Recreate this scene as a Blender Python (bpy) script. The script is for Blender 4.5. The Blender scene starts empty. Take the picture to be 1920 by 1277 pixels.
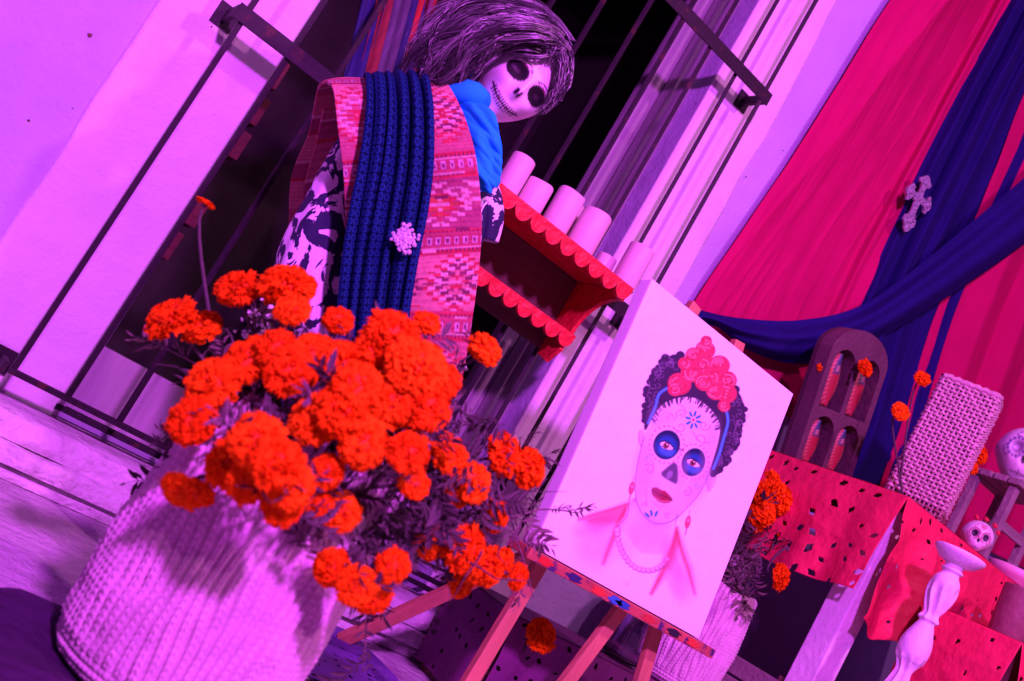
import bpy, bmesh, math, random
import numpy as np
from mathutils import Matrix, Vector

# ------------------------------------------------------------------ camera, world, light
SC = bpy.context.scene
COL = SC.collection
F = 1900.0                       # focal length in pixels of a 1920 wide frame
TH, TI, RO = math.radians(30.54), math.radians(8.04), math.radians(30.05)
CAM = np.array([0.0, -2.597, 0.50])
_f = np.array([math.sin(TH)*math.cos(TI), math.cos(TH)*math.cos(TI), math.sin(TI)])
_r = np.array([math.cos(TH), -math.sin(TH), 0.0]); _u = np.cross(_r, _f)
CR = math.cos(RO)*_r + math.sin(RO)*_u
CU = -math.sin(RO)*_r + math.cos(RO)*_u
cd = bpy.data.cameras.new('camera'); cam = bpy.data.objects.new('camera', cd); COL.objects.link(cam)
m = Matrix.Identity(4)
for i in range(3):
    m[i][0], m[i][1], m[i][2], m[i][3] = CR[i], CU[i], -_f[i], CAM[i]
cam.matrix_world = m
cd.sensor_width = 36.0; cd.lens = F/1920*36; cd.clip_start = 0.05; cd.clip_end = 200
cd.dof.use_dof = True; cd.dof.focus_distance = 2.45; cd.dof.aperture_fstop = 4.0
SC.camera = cam

world = bpy.data.worlds.new('World'); SC.world = world; world.use_nodes = True
bg = world.node_tree.nodes['Background']
bg.inputs[0].default_value = (0.42, 0.045, 1.0, 1); bg.inputs[1].default_value = 0.12

def look(o, p, q):
    o.location = p
    o.rotation_euler = (Vector(q)-Vector(p)).to_track_quat('-Z', 'Y').to_euler()
sl = bpy.data.lights.new('sun', 'SUN'); sun = bpy.data.objects.new('sun', sl); COL.objects.link(sun)
sl.energy = 0.5; sl.color = (1.0, 0.30, 1.0); sl.angle = math.radians(0.9)
look(sun, (1.2, -4, 4), (1.2+0.20, -4+1.0, 4-0.72))
# the violet stage floodlight standing above and behind the photographer
ll = bpy.data.lights.new('floodlight', 'AREA'); flood = bpy.data.objects.new('floodlight', ll); COL.objects.link(flood)
ll.shape = 'DISK'; ll.size = 0.22; ll.energy = 270; ll.color = (0.70, 0.078, 1.0)
look(flood, (-0.1, -3.6, 2.4), (1.2, -0.3, 0.9))
# the pink floodlight aimed at the altar from the other side
lp = bpy.data.lights.new('altar_floodlight', 'AREA'); flood2 = bpy.data.objects.new('altar_floodlight', lp); COL.objects.link(flood2)
lp.shape = 'DISK'; lp.size = 0.14; lp.energy = 62; lp.color = (1.0, 0.25, 0.85)
look(flood2, (2.05, -3.15, 2.8), (1.6, -0.6, 0.9))

SC.view_settings.view_transform = 'Standard'; SC.view_settings.look = 'None'
SC.view_settings.gamma = 1.0; SC.view_settings.exposure = 0.0
SC.render.engine = 'CYCLES'
SC.cycles.use_denoising = True
SC.cycles.max_bounces = 6

# ------------------------------------------------------------------ helpers
rng = np.random.default_rng(7)
random.seed(7)
def ray(x, y): return _f + CR*(x-960.0)/F - CU*(y-638.5)/F
def A(x, y, Y):                   # the point on the plane Y (parallel to the wall)
    d = ray(x, y); return CAM + (Y-CAM[1])/d[1]*d
def AD(x, y, depth): return CAM + depth*ray(x, y)
def depth_of(P): return float((np.asarray(P)-CAM) @ _f)

def link(o, parent=None):
    COL.objects.link(o)
    if parent is not None: o.parent = parent
    return o
def tag(o, label=None, cat=None, group=None, kind=None):
    if label: o['label'] = label
    if cat: o['category'] = cat
    if group: o['group'] = group
    if kind: o['kind'] = kind
    return o
def empty(name, loc, label=None, cat=None, group=None, rot=None):
    o = bpy.data.objects.new(name, None); o.empty_display_size = 0.05
    o.location = [float(v) for v in loc]
    if rot is not None: o.rotation_euler = rot
    COL.objects.link(o); tag(o, label, cat, group)
    return o
def mesh_data(name, V, Fc, mats=None, smooth=False, col=None, uv=None):
    me = bpy.data.meshes.new(name)
    V = np.asarray(V, dtype=np.float64).reshape(-1, 3)
    me.from_pydata([tuple(v) for v in V.tolist()], [], [tuple(int(i) for i in f) for f in (Fc.tolist() if hasattr(Fc, 'tolist') else Fc)])
    if mats is not None: me.materials.append(mats)
    if smooth: me.polygons.foreach_set('use_smooth', np.ones(len(me.polygons), dtype=bool))
    if col is not None:
        at = me.color_attributes.new('Col', 'FLOAT_COLOR', 'POINT')
        c = np.ones((len(V), 4), dtype=np.float32); c[:, :3] = np.asarray(col).reshape(-1, 3)
        at.data.foreach_set('color', c.ravel())
    if uv is not None:
        ul = me.uv_layers.new(name='UVMap')
        li = np.zeros(len(me.loops), dtype=np.int32); me.loops.foreach_get('vertex_index', li)
        ul.data.foreach_set('uv', np.asarray(uv, dtype=np.float32).reshape(-1, 2)[li].ravel())
    me.update()
    return me
def mesh(name, V, Fc, mat=None, parent=None, smooth=False, col=None, uv=None, loc=None):
    o = bpy.data.objects.new(name, mesh_data(name, V, Fc, mat, smooth, col, uv))
    if loc is not None: o.location = [float(v) for v in loc]
    return link(o, parent)

class MB:                          # collects shapes into one mesh
    def __init__(s): s.V = []; s.F = []; s.n = 0
    def add(s, V, Fc):
        V = np.asarray(V, dtype=float).reshape(-1, 3)
        s.V.append(V); s.F += [tuple(int(i)+s.n for i in f) for f in Fc]; s.n += len(V); return s
    def box(s, x0, x1, y0, y1, z0, z1, b=0.0, M=None):
        bm = bmesh.new(); bmesh.ops.create_cube(bm, size=1.0)
        for v in bm.verts:
            v.co = ((x0+x1)/2+v.co.x*(x1-x0), (y0+y1)/2+v.co.y*(y1-y0), (z0+z1)/2+v.co.z*(z1-z0))
        if b > 0: bmesh.ops.bevel(bm, geom=list(bm.edges), offset=b, segments=2, affect='EDGES', profile=0.6)
        bm.verts.index_update()
        V = np.array([v.co[:] for v in bm.verts]); Fc = [[v.index for v in f.verts] for f in bm.faces]; bm.free()
        if M is not None: V = V @ np.array(M)[:3, :3].T + np.array(M)[:3, 3]
        return s.add(V, Fc)
    def bar(s, p, q, w, h, up=(0, 0, 1), b=0.0):      # a box bar from p to q
        p = np.asarray(p, float); q = np.asarray(q, float); d = q-p; L = np.linalg.norm(d); d /= L
        x = np.cross(np.asarray(up, float), d)
        if np.linalg.norm(x) < 1e-6: x = np.array([1., 0, 0])
        x /= np.linalg.norm(x); y = np.cross(d, x)
        M = np.eye(4); M[:3, 0] = x; M[:3, 1] = y; M[:3, 2] = d; M[:3, 3] = p
        return s.box(-w/2, w/2, -h/2, h/2, 0, L, b, M)
    def tube(s, P, r, seg=8, cap=True):
        P = np.asarray(P, float); n = len(P)
        r = np.full(n, r) if np.isscalar(r) else np.asarray(r, float)
        T = np.gradient(P, axis=0); T /= np.linalg.norm(T, axis=1)[:, None]+1e-12
        ref = np.array([0, 0, 1.]) if abs(T[0, 2]) < 0.9 else np.array([1., 0, 0])
        V = []
        x = np.cross(T[0], ref); x /= np.linalg.norm(x)
        a = np.linspace(0, 2*np.pi, seg, endpoint=False)
        for i in range(n):
            x = x - T[i]*(x@T[i]); x /= np.linalg.norm(x)+1e-12; y = np.cross(T[i], x)
            V.append(P[i]+r[i]*(np.cos(a)[:, None]*x+np.sin(a)[:, None]*y))
        Fc = []
        for i in range(n-1):
            for k in range(seg):
                k2 = (k+1) % seg
                Fc.append((i*seg+k, i*seg+k2, (i+1)*seg+k2, (i+1)*seg+k))
        if cap:
            Fc.append(tuple(range(seg))[::-1]); Fc.append(tuple((n-1)*seg+k for k in range(seg)))
        return s.add(np.concatenate(V), Fc)
    def lathe(s, prof, seg=32, c=(0, 0, 0)):
        a = np.linspace(0, 2*np.pi, seg, endpoint=False); V = []; Fc = []
        for (r, z) in prof:
            V += [(c[0]+r*math.cos(t), c[1]+r*math.sin(t), c[2]+z) for t in a]
        for i in range(len(prof)-1):
            for k in range(seg):
                k2 = (k+1) % seg
                Fc.append((i*seg+k, i*seg+k2, (i+1)*seg+k2, (i+1)*seg+k))
        Fc.append(tuple(range(seg))[::-1]); Fc.append(tuple((len(prof)-1)*seg+k for k in range(seg)))
        return s.add(V, Fc)
    def prism(s, pts, axis, a, b):    # outline in a plane extruded along axis from a to b
        pts = np.asarray(pts, float); n = len(pts); V = np.zeros((2*n, 3))
        o = [i for i in range(3) if i != axis]
        V[:n, o[0]] = V[n:, o[0]] = pts[:, 0]; V[:n, o[1]] = V[n:, o[1]] = pts[:, 1]
        V[:n, axis] = a; V[n:, axis] = b
        Fc = [tuple(range(n)), tuple(range(n, 2*n))[::-1]]
        for i in range(n):
            j = (i+1) % n; Fc.append((i, i+n, j+n, j))
        return s.add(V, Fc)
    def build(s, name, mat, parent=None, smooth=False, col=None, origin=None):
        V = np.concatenate(s.V)
        if origin is not None: V = V-np.asarray(origin, float)
        o = mesh(name, V, s.F, mat, parent, smooth, col, loc=origin)
        bm = bmesh.new(); bm.from_mesh(o.data); bmesh.ops.recalc_face_normals(bm, faces=bm.faces); bm.to_mesh(o.data); bm.free()
        return o
def autosmooth(o, deg=35):
    me = o.data; me.polygons.foreach_set('use_smooth', np.ones(len(me.polygons), dtype=bool))
    bm = bmesh.new(); bm.from_mesh(me)
    for e in bm.edges:
        if len(e.link_faces) == 2 and e.calc_face_angle(0) > math.radians(deg): e.smooth = False
    bm.to_mesh(me); bm.free(); return o
def grid_faces(n, k, closed=False):
    Fc = []
    for i in range(n-1):
        for j in range(k-1 if not closed else k):
            j2 = (j+1) % k
            Fc.append((i*k+j, i*k+j2, (i+1)*k+j2, (i+1)*k+j))
    return Fc
def solid(o, t, offset=-1):
    md = o.modifiers.new('thickness', 'SOLIDIFY'); md.thickness = t; md.offset = offset; return o
def smooth_curve(pts, n):
    pts = np.asarray(pts, float); k = len(pts)
    if k == 2: return pts[0]+(pts[1]-pts[0])*np.linspace(0, 1, n)[:, None]
    t = np.linspace(0, k-1, n); out = []
    for u in t:
        i = min(int(u), k-2); w = u-i
        p0 = pts[max(i-1, 0)]; p1 = pts[i]; p2 = pts[i+1]; p3 = pts[min(i+2, k-1)]
        out.append(0.5*((2*p1)+(-p0+p2)*w+(2*p0-5*p1+4*p2-p3)*w*w+(-p0+3*p1-3*p2+p3)*w**3))
    return np.array(out)
def vnoise(P, scale, seed=0):       # smooth value noise, P (...,3)
    P = np.asarray(P, float)*scale+seed*17.31
    I = np.floor(P).astype(np.int64); f = P-I; f = f*f*(3-2*f); out = 0
    def h(a, b, c):
        n = (a*73856093) ^ (b*19349663) ^ (c*83492791)
        n = (n ^ (n >> 13))*1274126177 & 0x7fffffff
        return (n % 10007)/10007.0
    for dx in (0, 1):
        for dy in (0, 1):
            for dz in (0, 1):
                w = (f[..., 0] if dx else 1-f[..., 0])*(f[..., 1] if dy else 1-f[..., 1])*(f[..., 2] if dz else 1-f[..., 2])
                out = out+w*h(I[..., 0]+dx, I[..., 1]+dy, I[..., 2]+dz)
    return out*2-1
def copy_tree(o, parent=None):
    c = o.copy(); COL.objects.link(c); c.parent = parent
    for ch in list(o.children): copy_tree(ch, c)
    return c

# ------------------------------------------------------------------ materials
def mat(name, color, rough=0.7, var=0.0, vscale=8.0, bump=0.0, bscale=60.0, metallic=0.0, spec=0.4, vcol=False,
        transm=0.0, sheen=0.0, dirt=None, coord='Object', bump2=0.0, b2scale=8.0, sss=0.0, stretch=None):
    M = bpy.data.materials.new(name); M.use_nodes = True
    nt = M.node_tree; N = nt.nodes; Lk = nt.links; P = N['Principled BSDF']
    P.inputs['Roughness'].default_value = rough; P.inputs['Metallic'].default_value = metallic
    P.inputs['Specular IOR Level'].default_value = spec
    P.inputs['Transmission Weight'].default_value = transm
    if sheen: P.inputs['Sheen Weight'].default_value = sheen; P.inputs['Sheen Roughness'].default_value = 0.5
    if sss:
        P.inputs['Subsurface Weight'].default_value = sss; P.inputs['Subsurface Radius'].default_value = (0.02, 0.012, 0.008)
        P.inputs['Subsurface Scale'].default_value = 0.5
    tc = N.new('ShaderNodeTexCoord'); src = tc.outputs[coord]
    if stretch:
        mp = N.new('ShaderNodeMapping'); mp.inputs['Scale'].default_value = stretch
        Lk.new(src, mp.inputs[0]); src = mp.outputs[0]
    if vcol:
        a = N.new('ShaderNodeAttribute'); a.attribute_name = 'Col'; base = a.outputs['Color']
    else:
        rgb = N.new('ShaderNodeRGB'); rgb.outputs[0].default_value = (*color, 1); base = rgb.outputs[0]
    if var > 0:
        n = N.new('ShaderNodeTexNoise'); n.inputs['Scale'].default_value = vscale; n.inputs['Detail'].default_value = 6
        n.inputs['Roughness'].default_value = 0.65; Lk.new(src, n.inputs['Vector'])
        mr = N.new('ShaderNodeMapRange'); mr.inputs[1].default_value = 0.3; mr.inputs[2].default_value = 0.7
        mr.inputs[3].default_value = 1-var; mr.inputs[4].default_value = 1+var*0.6; Lk.new(n.outputs[0], mr.inputs[0])
        mx = N.new('ShaderNodeMix'); mx.data_type = 'RGBA'; mx.blend_type = 'MULTIPLY'; mx.inputs[0].default_value = 1
        Lk.new(base, mx.inputs[6]); Lk.new(mr.outputs[0], mx.inputs[7]); base = mx.outputs[2]
    if dirt:                         # (colour, scale, threshold)
        n = N.new('ShaderNodeTexNoise'); n.inputs['Scale'].default_value = dirt[1]; n.inputs['Detail'].default_value = 5
        Lk.new(src, n.inputs['Vector'])
        mr = N.new('ShaderNodeMapRange'); mr.inputs[1].default_value = dirt[2]; mr.inputs[2].default_value = dirt[2]+0.12
        Lk.new(n.outputs[0], mr.inputs[0])
        mx = N.new('ShaderNodeMix'); mx.data_type = 'RGBA'; Lk.new(mr.outputs[0], mx.inputs[0])
        Lk.new(base, mx.inputs[6]); mx.inputs[7].default_value = (*dirt[0], 1); base = mx.outputs[2]
    Lk.new(base, P.inputs['Base Color'])
    nrm = None
    for (b, s, d) in ((bump, bscale, 5), (bump2, b2scale, 3)):
        if b > 0:
            n = N.new('ShaderNodeTexNoise'); n.inputs['Scale'].default_value = s; n.inputs['Detail'].default_value = d
            Lk.new(src, n.inputs['Vector'])
            bp = N.new('ShaderNodeBump'); bp.inputs['Strength'].default_value = b; bp.inputs['Distance'].default_value = 1.0/s
            Lk.new(n.outputs[0], bp.inputs['Height'])
            if nrm: Lk.new(nrm, bp.inputs['Normal'])
            nrm = bp.outputs[0]
    if nrm: Lk.new(nrm, P.inputs['Normal'])
    return M
MT = dict(
    plaster=mat('plaster_white', (0.66, 0.65, 0.64), 0.85, 0.12, 2.5, 0.3, 110, bump2=0.12, b2scale=10, dirt=((0.52, 0.48, 0.50), 2.3, 0.60)),
    plaster_outer=mat('plaster_lilac_paint', (0.45, 0.40, 0.57), 0.85, 0.12, 2.0, 0.3, 100, bump2=0.12, b2scale=10, dirt=((0.39, 0.34, 0.48), 1.7, 0.56)),
    stone=mat('step_stone', (0.62, 0.60, 0.58), 0.8, 0.22, 7, 0.5, 60, dirt=((0.22, 0.17, 0.16), 5, 0.60), bump2=0.4, b2scale=18),
    paving=mat('paving', (0.52, 0.48, 0.50), 0.9, 0.2, 9, 0.8, 120, bump2=0.4, b2scale=25),
    iron=mat('wrought_iron', (0.018, 0.010, 0.016), 0.6, 0.4, 30, 0.15, 200, spec=0.25, dirt=((0.06, 0.022, 0.016), 22, 0.60)),
    frame_wood=mat('window_wood', (0.30, 0.27, 0.29), 0.65, 0.40, 9, 0.4, 40, stretch=(1, 1, 0.08)),
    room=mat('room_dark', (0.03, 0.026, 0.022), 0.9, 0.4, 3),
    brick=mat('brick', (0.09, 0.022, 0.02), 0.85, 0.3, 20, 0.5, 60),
    red_cloth=mat('red_cloth', (0.44, 0.007, 0.085), 0.95, 0.08, 5, 0.15, 500, spec=0.04),
    blue_cloth=mat('navy_cloth', (0.014, 0.010, 0.10), 0.95, 0.15, 5, 0.15, 500, spec=0.05),
    candle=mat('candle_wax', (0.66, 0.52, 0.50), 0.45, 0.06, 10, sss=0.25),
    wick=mat('wick', (0.03, 0.025, 0.02), 0.9),
    red_paint=mat('red_painted_wood', (0.60, 0.020, 0.030), 0.5, 0.22, 14, 0.2, 60, dirt=((0.30, 0.13, 0.09), 34, 0.66), bump2=0.3, b2scale=24),
    easel_wood=mat('easel_wood', (0.50, 0.20, 0.11), 0.6, 0.28, 10, 0.25, 30, stretch=(1, 1, 0.15)),
    wood_dark=mat('dark_wood', (0.14, 0.075, 0.05), 0.65, 0.35, 10, 0.3, 40, stretch=(0.2, 1, 1)),
    wood_grey=mat('grey_wood', (0.26, 0.20, 0.19), 0.75, 0.3, 8, 0.35, 50, stretch=(0.2, 1, 1)),
    white_paint=mat('white_painted_wood', (0.72, 0.70, 0.70), 0.5, 0.14, 10, 0.2, 50, dirt=((0.35, 0.28, 0.25), 14, 0.68)),
    canvas=mat('canvas_cloth', (0.86, 0.84, 0.80), 0.8, 0, 8, 0.25, 900, vcol=True, spec=0.2),
    canvas_side=mat('canvas_edge', (0.80, 0.78, 0.76), 0.85, 0.05, 8, 0.3, 700),
)
# ------------------------------------------------------------------ ground, wall, window opening
def sheet(name, P, matl, parent=None, thick=0.0, smooth=True, col=None, uv=None, closed=False, drop=None):
    n, k = P.shape[:2]; Fc = grid_faces(n, k, closed)
    if drop is not None: Fc = [f for f in Fc if not drop[f[0]]]
    o = mesh(name, P.reshape(-1, 3), Fc, matl, parent, smooth, None if col is None else col.reshape(-1, 3), None if uv is None else uv.reshape(-1, 2))
    if thick: solid(o, thick, 0)
    return o
gr = mesh('ground', [(-40, -40, 0), (40, -40, 0), (40, 40, 0), (-40, 40, 0)], [(0, 1, 2, 3)], MT['paving']); tag(gr, kind='structure')

OX0, OX1, OZ0, OZ1 = 0.535, 1.697, 0.137, 2.75      # the window opening
w = MB()
def quad(a, b, c, d): w.add([a, b, c, d], [(0, 1, 2, 3)])
for (x0, x1, z0, z1) in ((-6, OX0, 0, 4.5), (OX1, 7, 0, 4.5), (OX0, OX1, OZ1, 4.5), (OX0, OX1, 0, OZ0)):
    quad((x0, 0, z0), (x1, 0, z0), (x1, 0, z1), (x0, 0, z1))
D = 0.30
quad((OX0, 0, OZ0), (OX0, 0, OZ1), (OX0, D, OZ1), (OX0, D, OZ0)); quad((OX1, 0, OZ0), (OX1, D, OZ0), (OX1, D, OZ1), (OX1, 0, OZ1))
quad((OX0, 0, OZ1), (OX1, 0, OZ1), (OX1, D, OZ1), (OX0, D, OZ1)); quad((OX0, 0, OZ0), (OX0, D, OZ0), (OX1, D, OZ0), (OX1, 0, OZ0))
wall = w.build('wall', MT['plaster_outer']); tag(wall, kind='structure')
# raised white painted band round the opening, hand-cut outer edge
def band(xin, xout, seed):
    zs = np.linspace(OZ0, 3.2, 90); P = []
    for z in zs:
        wob = 0.006*vnoise(np.array([0.3, seed, z]), 6)+0.010*vnoise(np.array([0.3, seed, z]), 2)
        xo = xout+wob
        row = [(xin, 0.0005, z), (xin, -0.009, z)]+[(xin+(xo-xin)*t, -0.009-0.001*math.sin(9*z+5*t), z) for t in np.linspace(0.02, 0.96, 8)]+[(xo-0.002*np.sign(xo-xin), -0.007, z), (xo, 0.0005, z)]
        P.append(row)
    return np.array(P)
for s_, (xin, xout) in enumerate(((OX0+0.0006, 0.226), (OX1-0.0006, 1.985))):
    o = sheet('wall_band', band(xin, xout, s_*3+1.0), MT['plaster'], wall)
# nail holes and dark flecks on the plaster
for (x, y, r) in ((168, 66, .0055), (54, 226, .0032), (136, 203, .0018), (148, 384, .002), (395, 51, .0025), (1468, 282, .003), (1396, 331, .0022), (1655, 150, .002)):
    p = A(x, y, -0.0005); mb = MB(); a = np.linspace(0, 2*np.pi, 10, endpoint=False); rr = r*(0.8+0.4*rng.random(10))
    mb.add([(p[0], -0.0030 if x > 400 or x < 300 else -.0115, p[2])]+[(p[0]+rr[i]*math.cos(a[i]), p[1]-(0 if x < 300 or x > 1440 else .0095), p[2]+rr[i]*math.sin(a[i])) for i in range(10)], [(0, i+1, (i+1) % 10+1) for i in range(10)])
    mb.build('nail_hole', MT['wood_dark'], wall)

# threshold and steps under the window
def step(name, x0, x1, y0, z0, z1, b=0.012):
    n = 140; xs = np.linspace(x0, x1, n); prof = [(0.02, z0), (y0+0.002, z0), (y0, z0+0.008), (y0, z1-b), (y0+b*0.35, z1-b*0.35), (y0+b, z1), (y0+0.5*abs(y0), z1+.002), (0.02, z1+.002)]
    P = np.zeros((n, len(prof), 3))
    for j, (y, z) in enumerate(prof):
        base = np.stack([xs, np.full(n, y), np.full(n, z)], 1)
        e = 0.006*vnoise(base, 9, 2)+0.003*vnoise(base, 28, 3)
        amp = 1.0 if 1 < j < 7 else 0.0
        P[:, j] = base; P[:, j, 1] += e*amp*1.0; P[:, j, 2] += (0.004*vnoise(base, 7, 5)+0.002*vnoise(base, 25, 6))*amp
    V = P.reshape(-1, 3); Fc = grid_faces(n, len(prof)); k = len(prof)
    Fc += [tuple(range(k)), tuple((n-1)*k+j for j in range(k))[::-1]]
    o = mesh(name, V, Fc, MT['stone'], None); autosmooth(o, 40)
    return tag(o, kind='structure')
step('step', -5.0, 1.815, -0.205, 0.080, 0.136)
step('step', -5.0, 1.800, -0.235, 0.036, 0.078)
step('step', -5.0, 1.770, -0.215, 0.002, 0.034, 0.006)

# dark room behind the window, wooden casement, door kick panel
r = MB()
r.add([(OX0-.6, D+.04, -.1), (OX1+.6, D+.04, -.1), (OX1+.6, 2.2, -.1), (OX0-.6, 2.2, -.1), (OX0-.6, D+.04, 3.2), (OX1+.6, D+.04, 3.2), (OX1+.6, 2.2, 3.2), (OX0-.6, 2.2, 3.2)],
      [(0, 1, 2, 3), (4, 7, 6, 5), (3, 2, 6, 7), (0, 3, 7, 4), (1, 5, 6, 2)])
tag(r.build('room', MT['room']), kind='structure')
win = tag(empty('window_frame', (1.1, D, OZ0)), kind='structure')
def wpart(nm, *a, m='frame_wood', b=0.003):
    mb = MB()
    for q in a: mb.box(*q, b)
    V = mb.build(nm, MT[m], win); V.location = (-1.1, -D, -OZ0); return V
wpart('frame_post', (OX0+.001, OX0+.055, .215, .298, OZ0+.003, OZ1-.01))
wpart('frame_post', (OX1-.070, OX1-.001, .225, .298, OZ0+.003, OZ1-.01))
wpart('frame_moulding', (OX1-.022, OX1-.001, .150, .212, OZ0+.003, OZ1-.01), b=.006)
wpart('frame_moulding', (OX1-.012, OX1-.001, .085, .147, OZ0+.003, OZ1-.01), b=.004)
wpart('head_rail', (OX0+.058, OX1-.087, .235, .295, OZ1-.10, OZ1-.012))
wpart('kick_panel', (OX0+.058, OX1-.087, .255, .290, OZ0+.004, .325))
# brick jamb seen inside
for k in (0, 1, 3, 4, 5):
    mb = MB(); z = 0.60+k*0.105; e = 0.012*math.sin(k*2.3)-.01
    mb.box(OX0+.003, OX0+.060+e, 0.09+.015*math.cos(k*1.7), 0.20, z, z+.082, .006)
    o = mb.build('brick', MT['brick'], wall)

# ------------------------------------------------------------------ wrought iron grille
GY = -0.12; GX0, GS = 0.380, 0.130
g = empty('window_grille', (1.095, GY, 0.205), 'black wrought iron window grille with tall thin vertical bars', 'grille')
bar_me = None
def gp(o): o.location = Vector(o.location)-Vector((1.095, GY, 0.205)); return o
for n in range(12):
    x = GX0+GS*n
    if bar_me is None:
        mb = MB(); mb.box(-.0065, .0065, -.0065, .0065, 0, 2.55, .0015); o = mb.build('bar', MT['iron'], g); bar_me = o.data
    else: o = link(bpy.data.objects.new('bar', bar_me), g)
    o.location = (x, GY, 0.205); o.rotation_euler = (0, 0.004*math.sin(n*2.1), 0.1*n); gp(o)
for z, nm in ((1.178, 'crossbar'), (2.018, 'crossbar'), (0.205, 'bottom_rail')):
    mb = MB()
    if nm == 'crossbar': mb.box(-.025, 1.455, -.0145, -.0085, -.021, .021, .0015)
    else: mb.box(-.012, 1.44, -.009, .009, -.007, .007, .0015)
    o = mb.build(nm, MT['iron'], g); o.location = (GX0, GY, z); gp(o)
mb = MB(); mb.box(.11, 1.40, .105, .119, -.007, .007, .0015); o = mb.build('bottom_rail', MT['iron'], g); o.location = (GX0+.03, GY, .165); gp(o)
for z in (1.178, 2.018, 0.205):
    for x in (GX0-.02, GX0+GS*11+.02):
        mb = MB(); mb.box(-.006, .006, -.0080, .119, -.016, .016, .001); o = mb.build('wall_bracket', MT['iron'], g); o.location = (x, GY, z); gp(o)
        mb = MB(); mb.box(-.028, .028, .104, .1095, -.03, .03, .001); o = mb.build('anchor_plate', MT['iron'], g); o.location = (x, GY, z); gp(o)

# strips of coloured cloth hanging in the dark window
hang = [((0.02, 0.022, 0.11), 664), ((0.22, 0.03, 0.03), 690), ((0.09, 0.07, 0.12), 712), ((0.08, 0.06, 0.10), 735), ((0.02, 0.02, 0.09), 752), ((0.36, 0.025, 0.02), 772), ((0.16, 0.05, 0.09), 796)]
hc = empty('hanging_cloth', A(730, 60, 0.06), 'red and blue striped cloth hanging inside the dark window above the shoulder', 'cloth')
o0 = np.array(hc.location)
for k, (c, px) in enumerate(hang):
    pt = A(px+60, -130, 0.05); pb = A(px-5, 165+12*math.sin(k*2.), 0.05); n = 26
    P = np.zeros((n, 9, 3))
    for i in range(n):
        t = i/(n-1); cc = pt+(pb-pt)*t
        for j in range(9):
            s = j/8-.5
            P[i, j] = cc+np.array([s*(0.045+.02*t), .014*math.sin(s*9+t*3+k)+.004*k, .01*math.sin(s*5)])-o0
    o = sheet('cloth_strip', P, mat('strip_cloth', c, .9, .35, 25, .3, 300, stretch=(3, 1, .3)), hc, .0015)

# ------------------------------------------------------------------ drapes on the wall to the right
def drape(name, L, Rr, matl, label, folds, Y0=-0.03, amp=0.03, n=110, k=180, seed=0, taper=1.0):
    Lc = smooth_curve(L, n); Rc = smooth_curve(Rr, n); P = np.zeros((n, k, 3))
    ks = np.linspace(0, 1, 241); w5 = np.array([1, 3, 5, 6, 5, 3, 1.])/24
    for i in range(n):
        fo_ = folds(i/(n-1)) if callable(folds) else folds
        kh = np.convolve(np.pad(np.interp(ks, [f[0] for f in fo_], [f[1] for f in fo_]), 3, mode='edge'), w5, 'valid')
        t = i/(n-1)
        for j in range(k):
            s = j/(k-1)
            px = Lc[i]+(Rc[i]-Lc[i])*s
            sw = min(max(s+.025*math.sin(2.4*t+seed)*math.sin(math.pi*s), 0), 1)
            d = float(np.interp(sw, ks, kh))+.0022*math.sin(s*40+3*math.sin(t*2.2+seed)+seed)
            P[i, j] = A(px[0], px[1], Y0-amp*d*(1-.25*t))
    P[..., 1] += 0.004*vnoise(P, 6, seed)
    sg, tg_ = np.meshgrid(np.linspace(0, 1, k), np.linspace(0, 1, n))
    P[..., 1] -= 0.0045*(1-np.abs(vnoise(np.stack([sg*9+tg_*2.5, tg_*4-sg, sg*0], -1), 1.6, seed+5)))**3+0.0025*(1-np.abs(vnoise(np.stack([sg*22-tg_*5, tg_*7, sg*0], -1), 1.3, seed+9)))**3
    P[..., 1] = np.minimum(P[..., 1], -0.003)
    org = P.reshape(-1, 3).mean(0)
    o = sheet(name, P-org, matl, None, .0018); o.location = org
    return tag(o, label, 'drape')
drape('red_drape', [(1800, -190), (1668, 0), (1480, 300), (1300, 568), (1250, 690)], [(2040, -230), (1915, -10), (1775, 255), (1622, 552), (1520, 800)],
      MT['red_cloth'], 'red drape hanging beside the window with one wide flat fold', lambda t: [(0, .035), (max(.56*(1-1.05*max(t-.14, 0)/.6), .05), .035+.115*min(1, max(.56*(1-1.05*max(t-.14, 0)/.6), .05)/.46)), (max(.59*(1-1.05*max(t-.14, 0)/.6), .075), .035+.115*min(1, max(.56*(1-1.05*max(t-.14, 0)/.6), .05)/.46)), (.78, .006), (.83, .004), (.88, .045), (.92, .03), (1, .070)], -0.004, 1.0, seed=1)
drape('blue_drape', [(1990, -170), (1880, 20), (1745, 270), (1605, 560), (1545, 790), (1500, 900)], [(2120, -90), (2010, 100), (1900, 340), (1800, 560), (1720, 800), (1660, 960)],
      MT['blue_cloth'], 'dark blue drape hanging behind the ornate white cross', [(0, .030), (.12, .080), (.22, .045), (.36, .115), (.46, .04), (.54, .075), (.62, .01), (.84, .006), (1, .05)], -0.006, 1.0, seed=2)
drape('red_drape', [(2060, -80), (1940, 130), (1830, 400), (1745, 610), (1690, 790), (1640, 930)], [(2400, 100), (2300, 300), (2160, 600), (2080, 800), (1990, 1000), (1950, 1080)],
      MT['red_cloth'], 'red drape hanging at the far side behind the wicker basket', [(0, .010), (.10, .020), (.22, .075), (.28, .02), (.40, .10), (.47, .03), (.62, .085), (.70, .02), (.85, .09), (1, .02)], -0.008, 1.0, seed=3)

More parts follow.
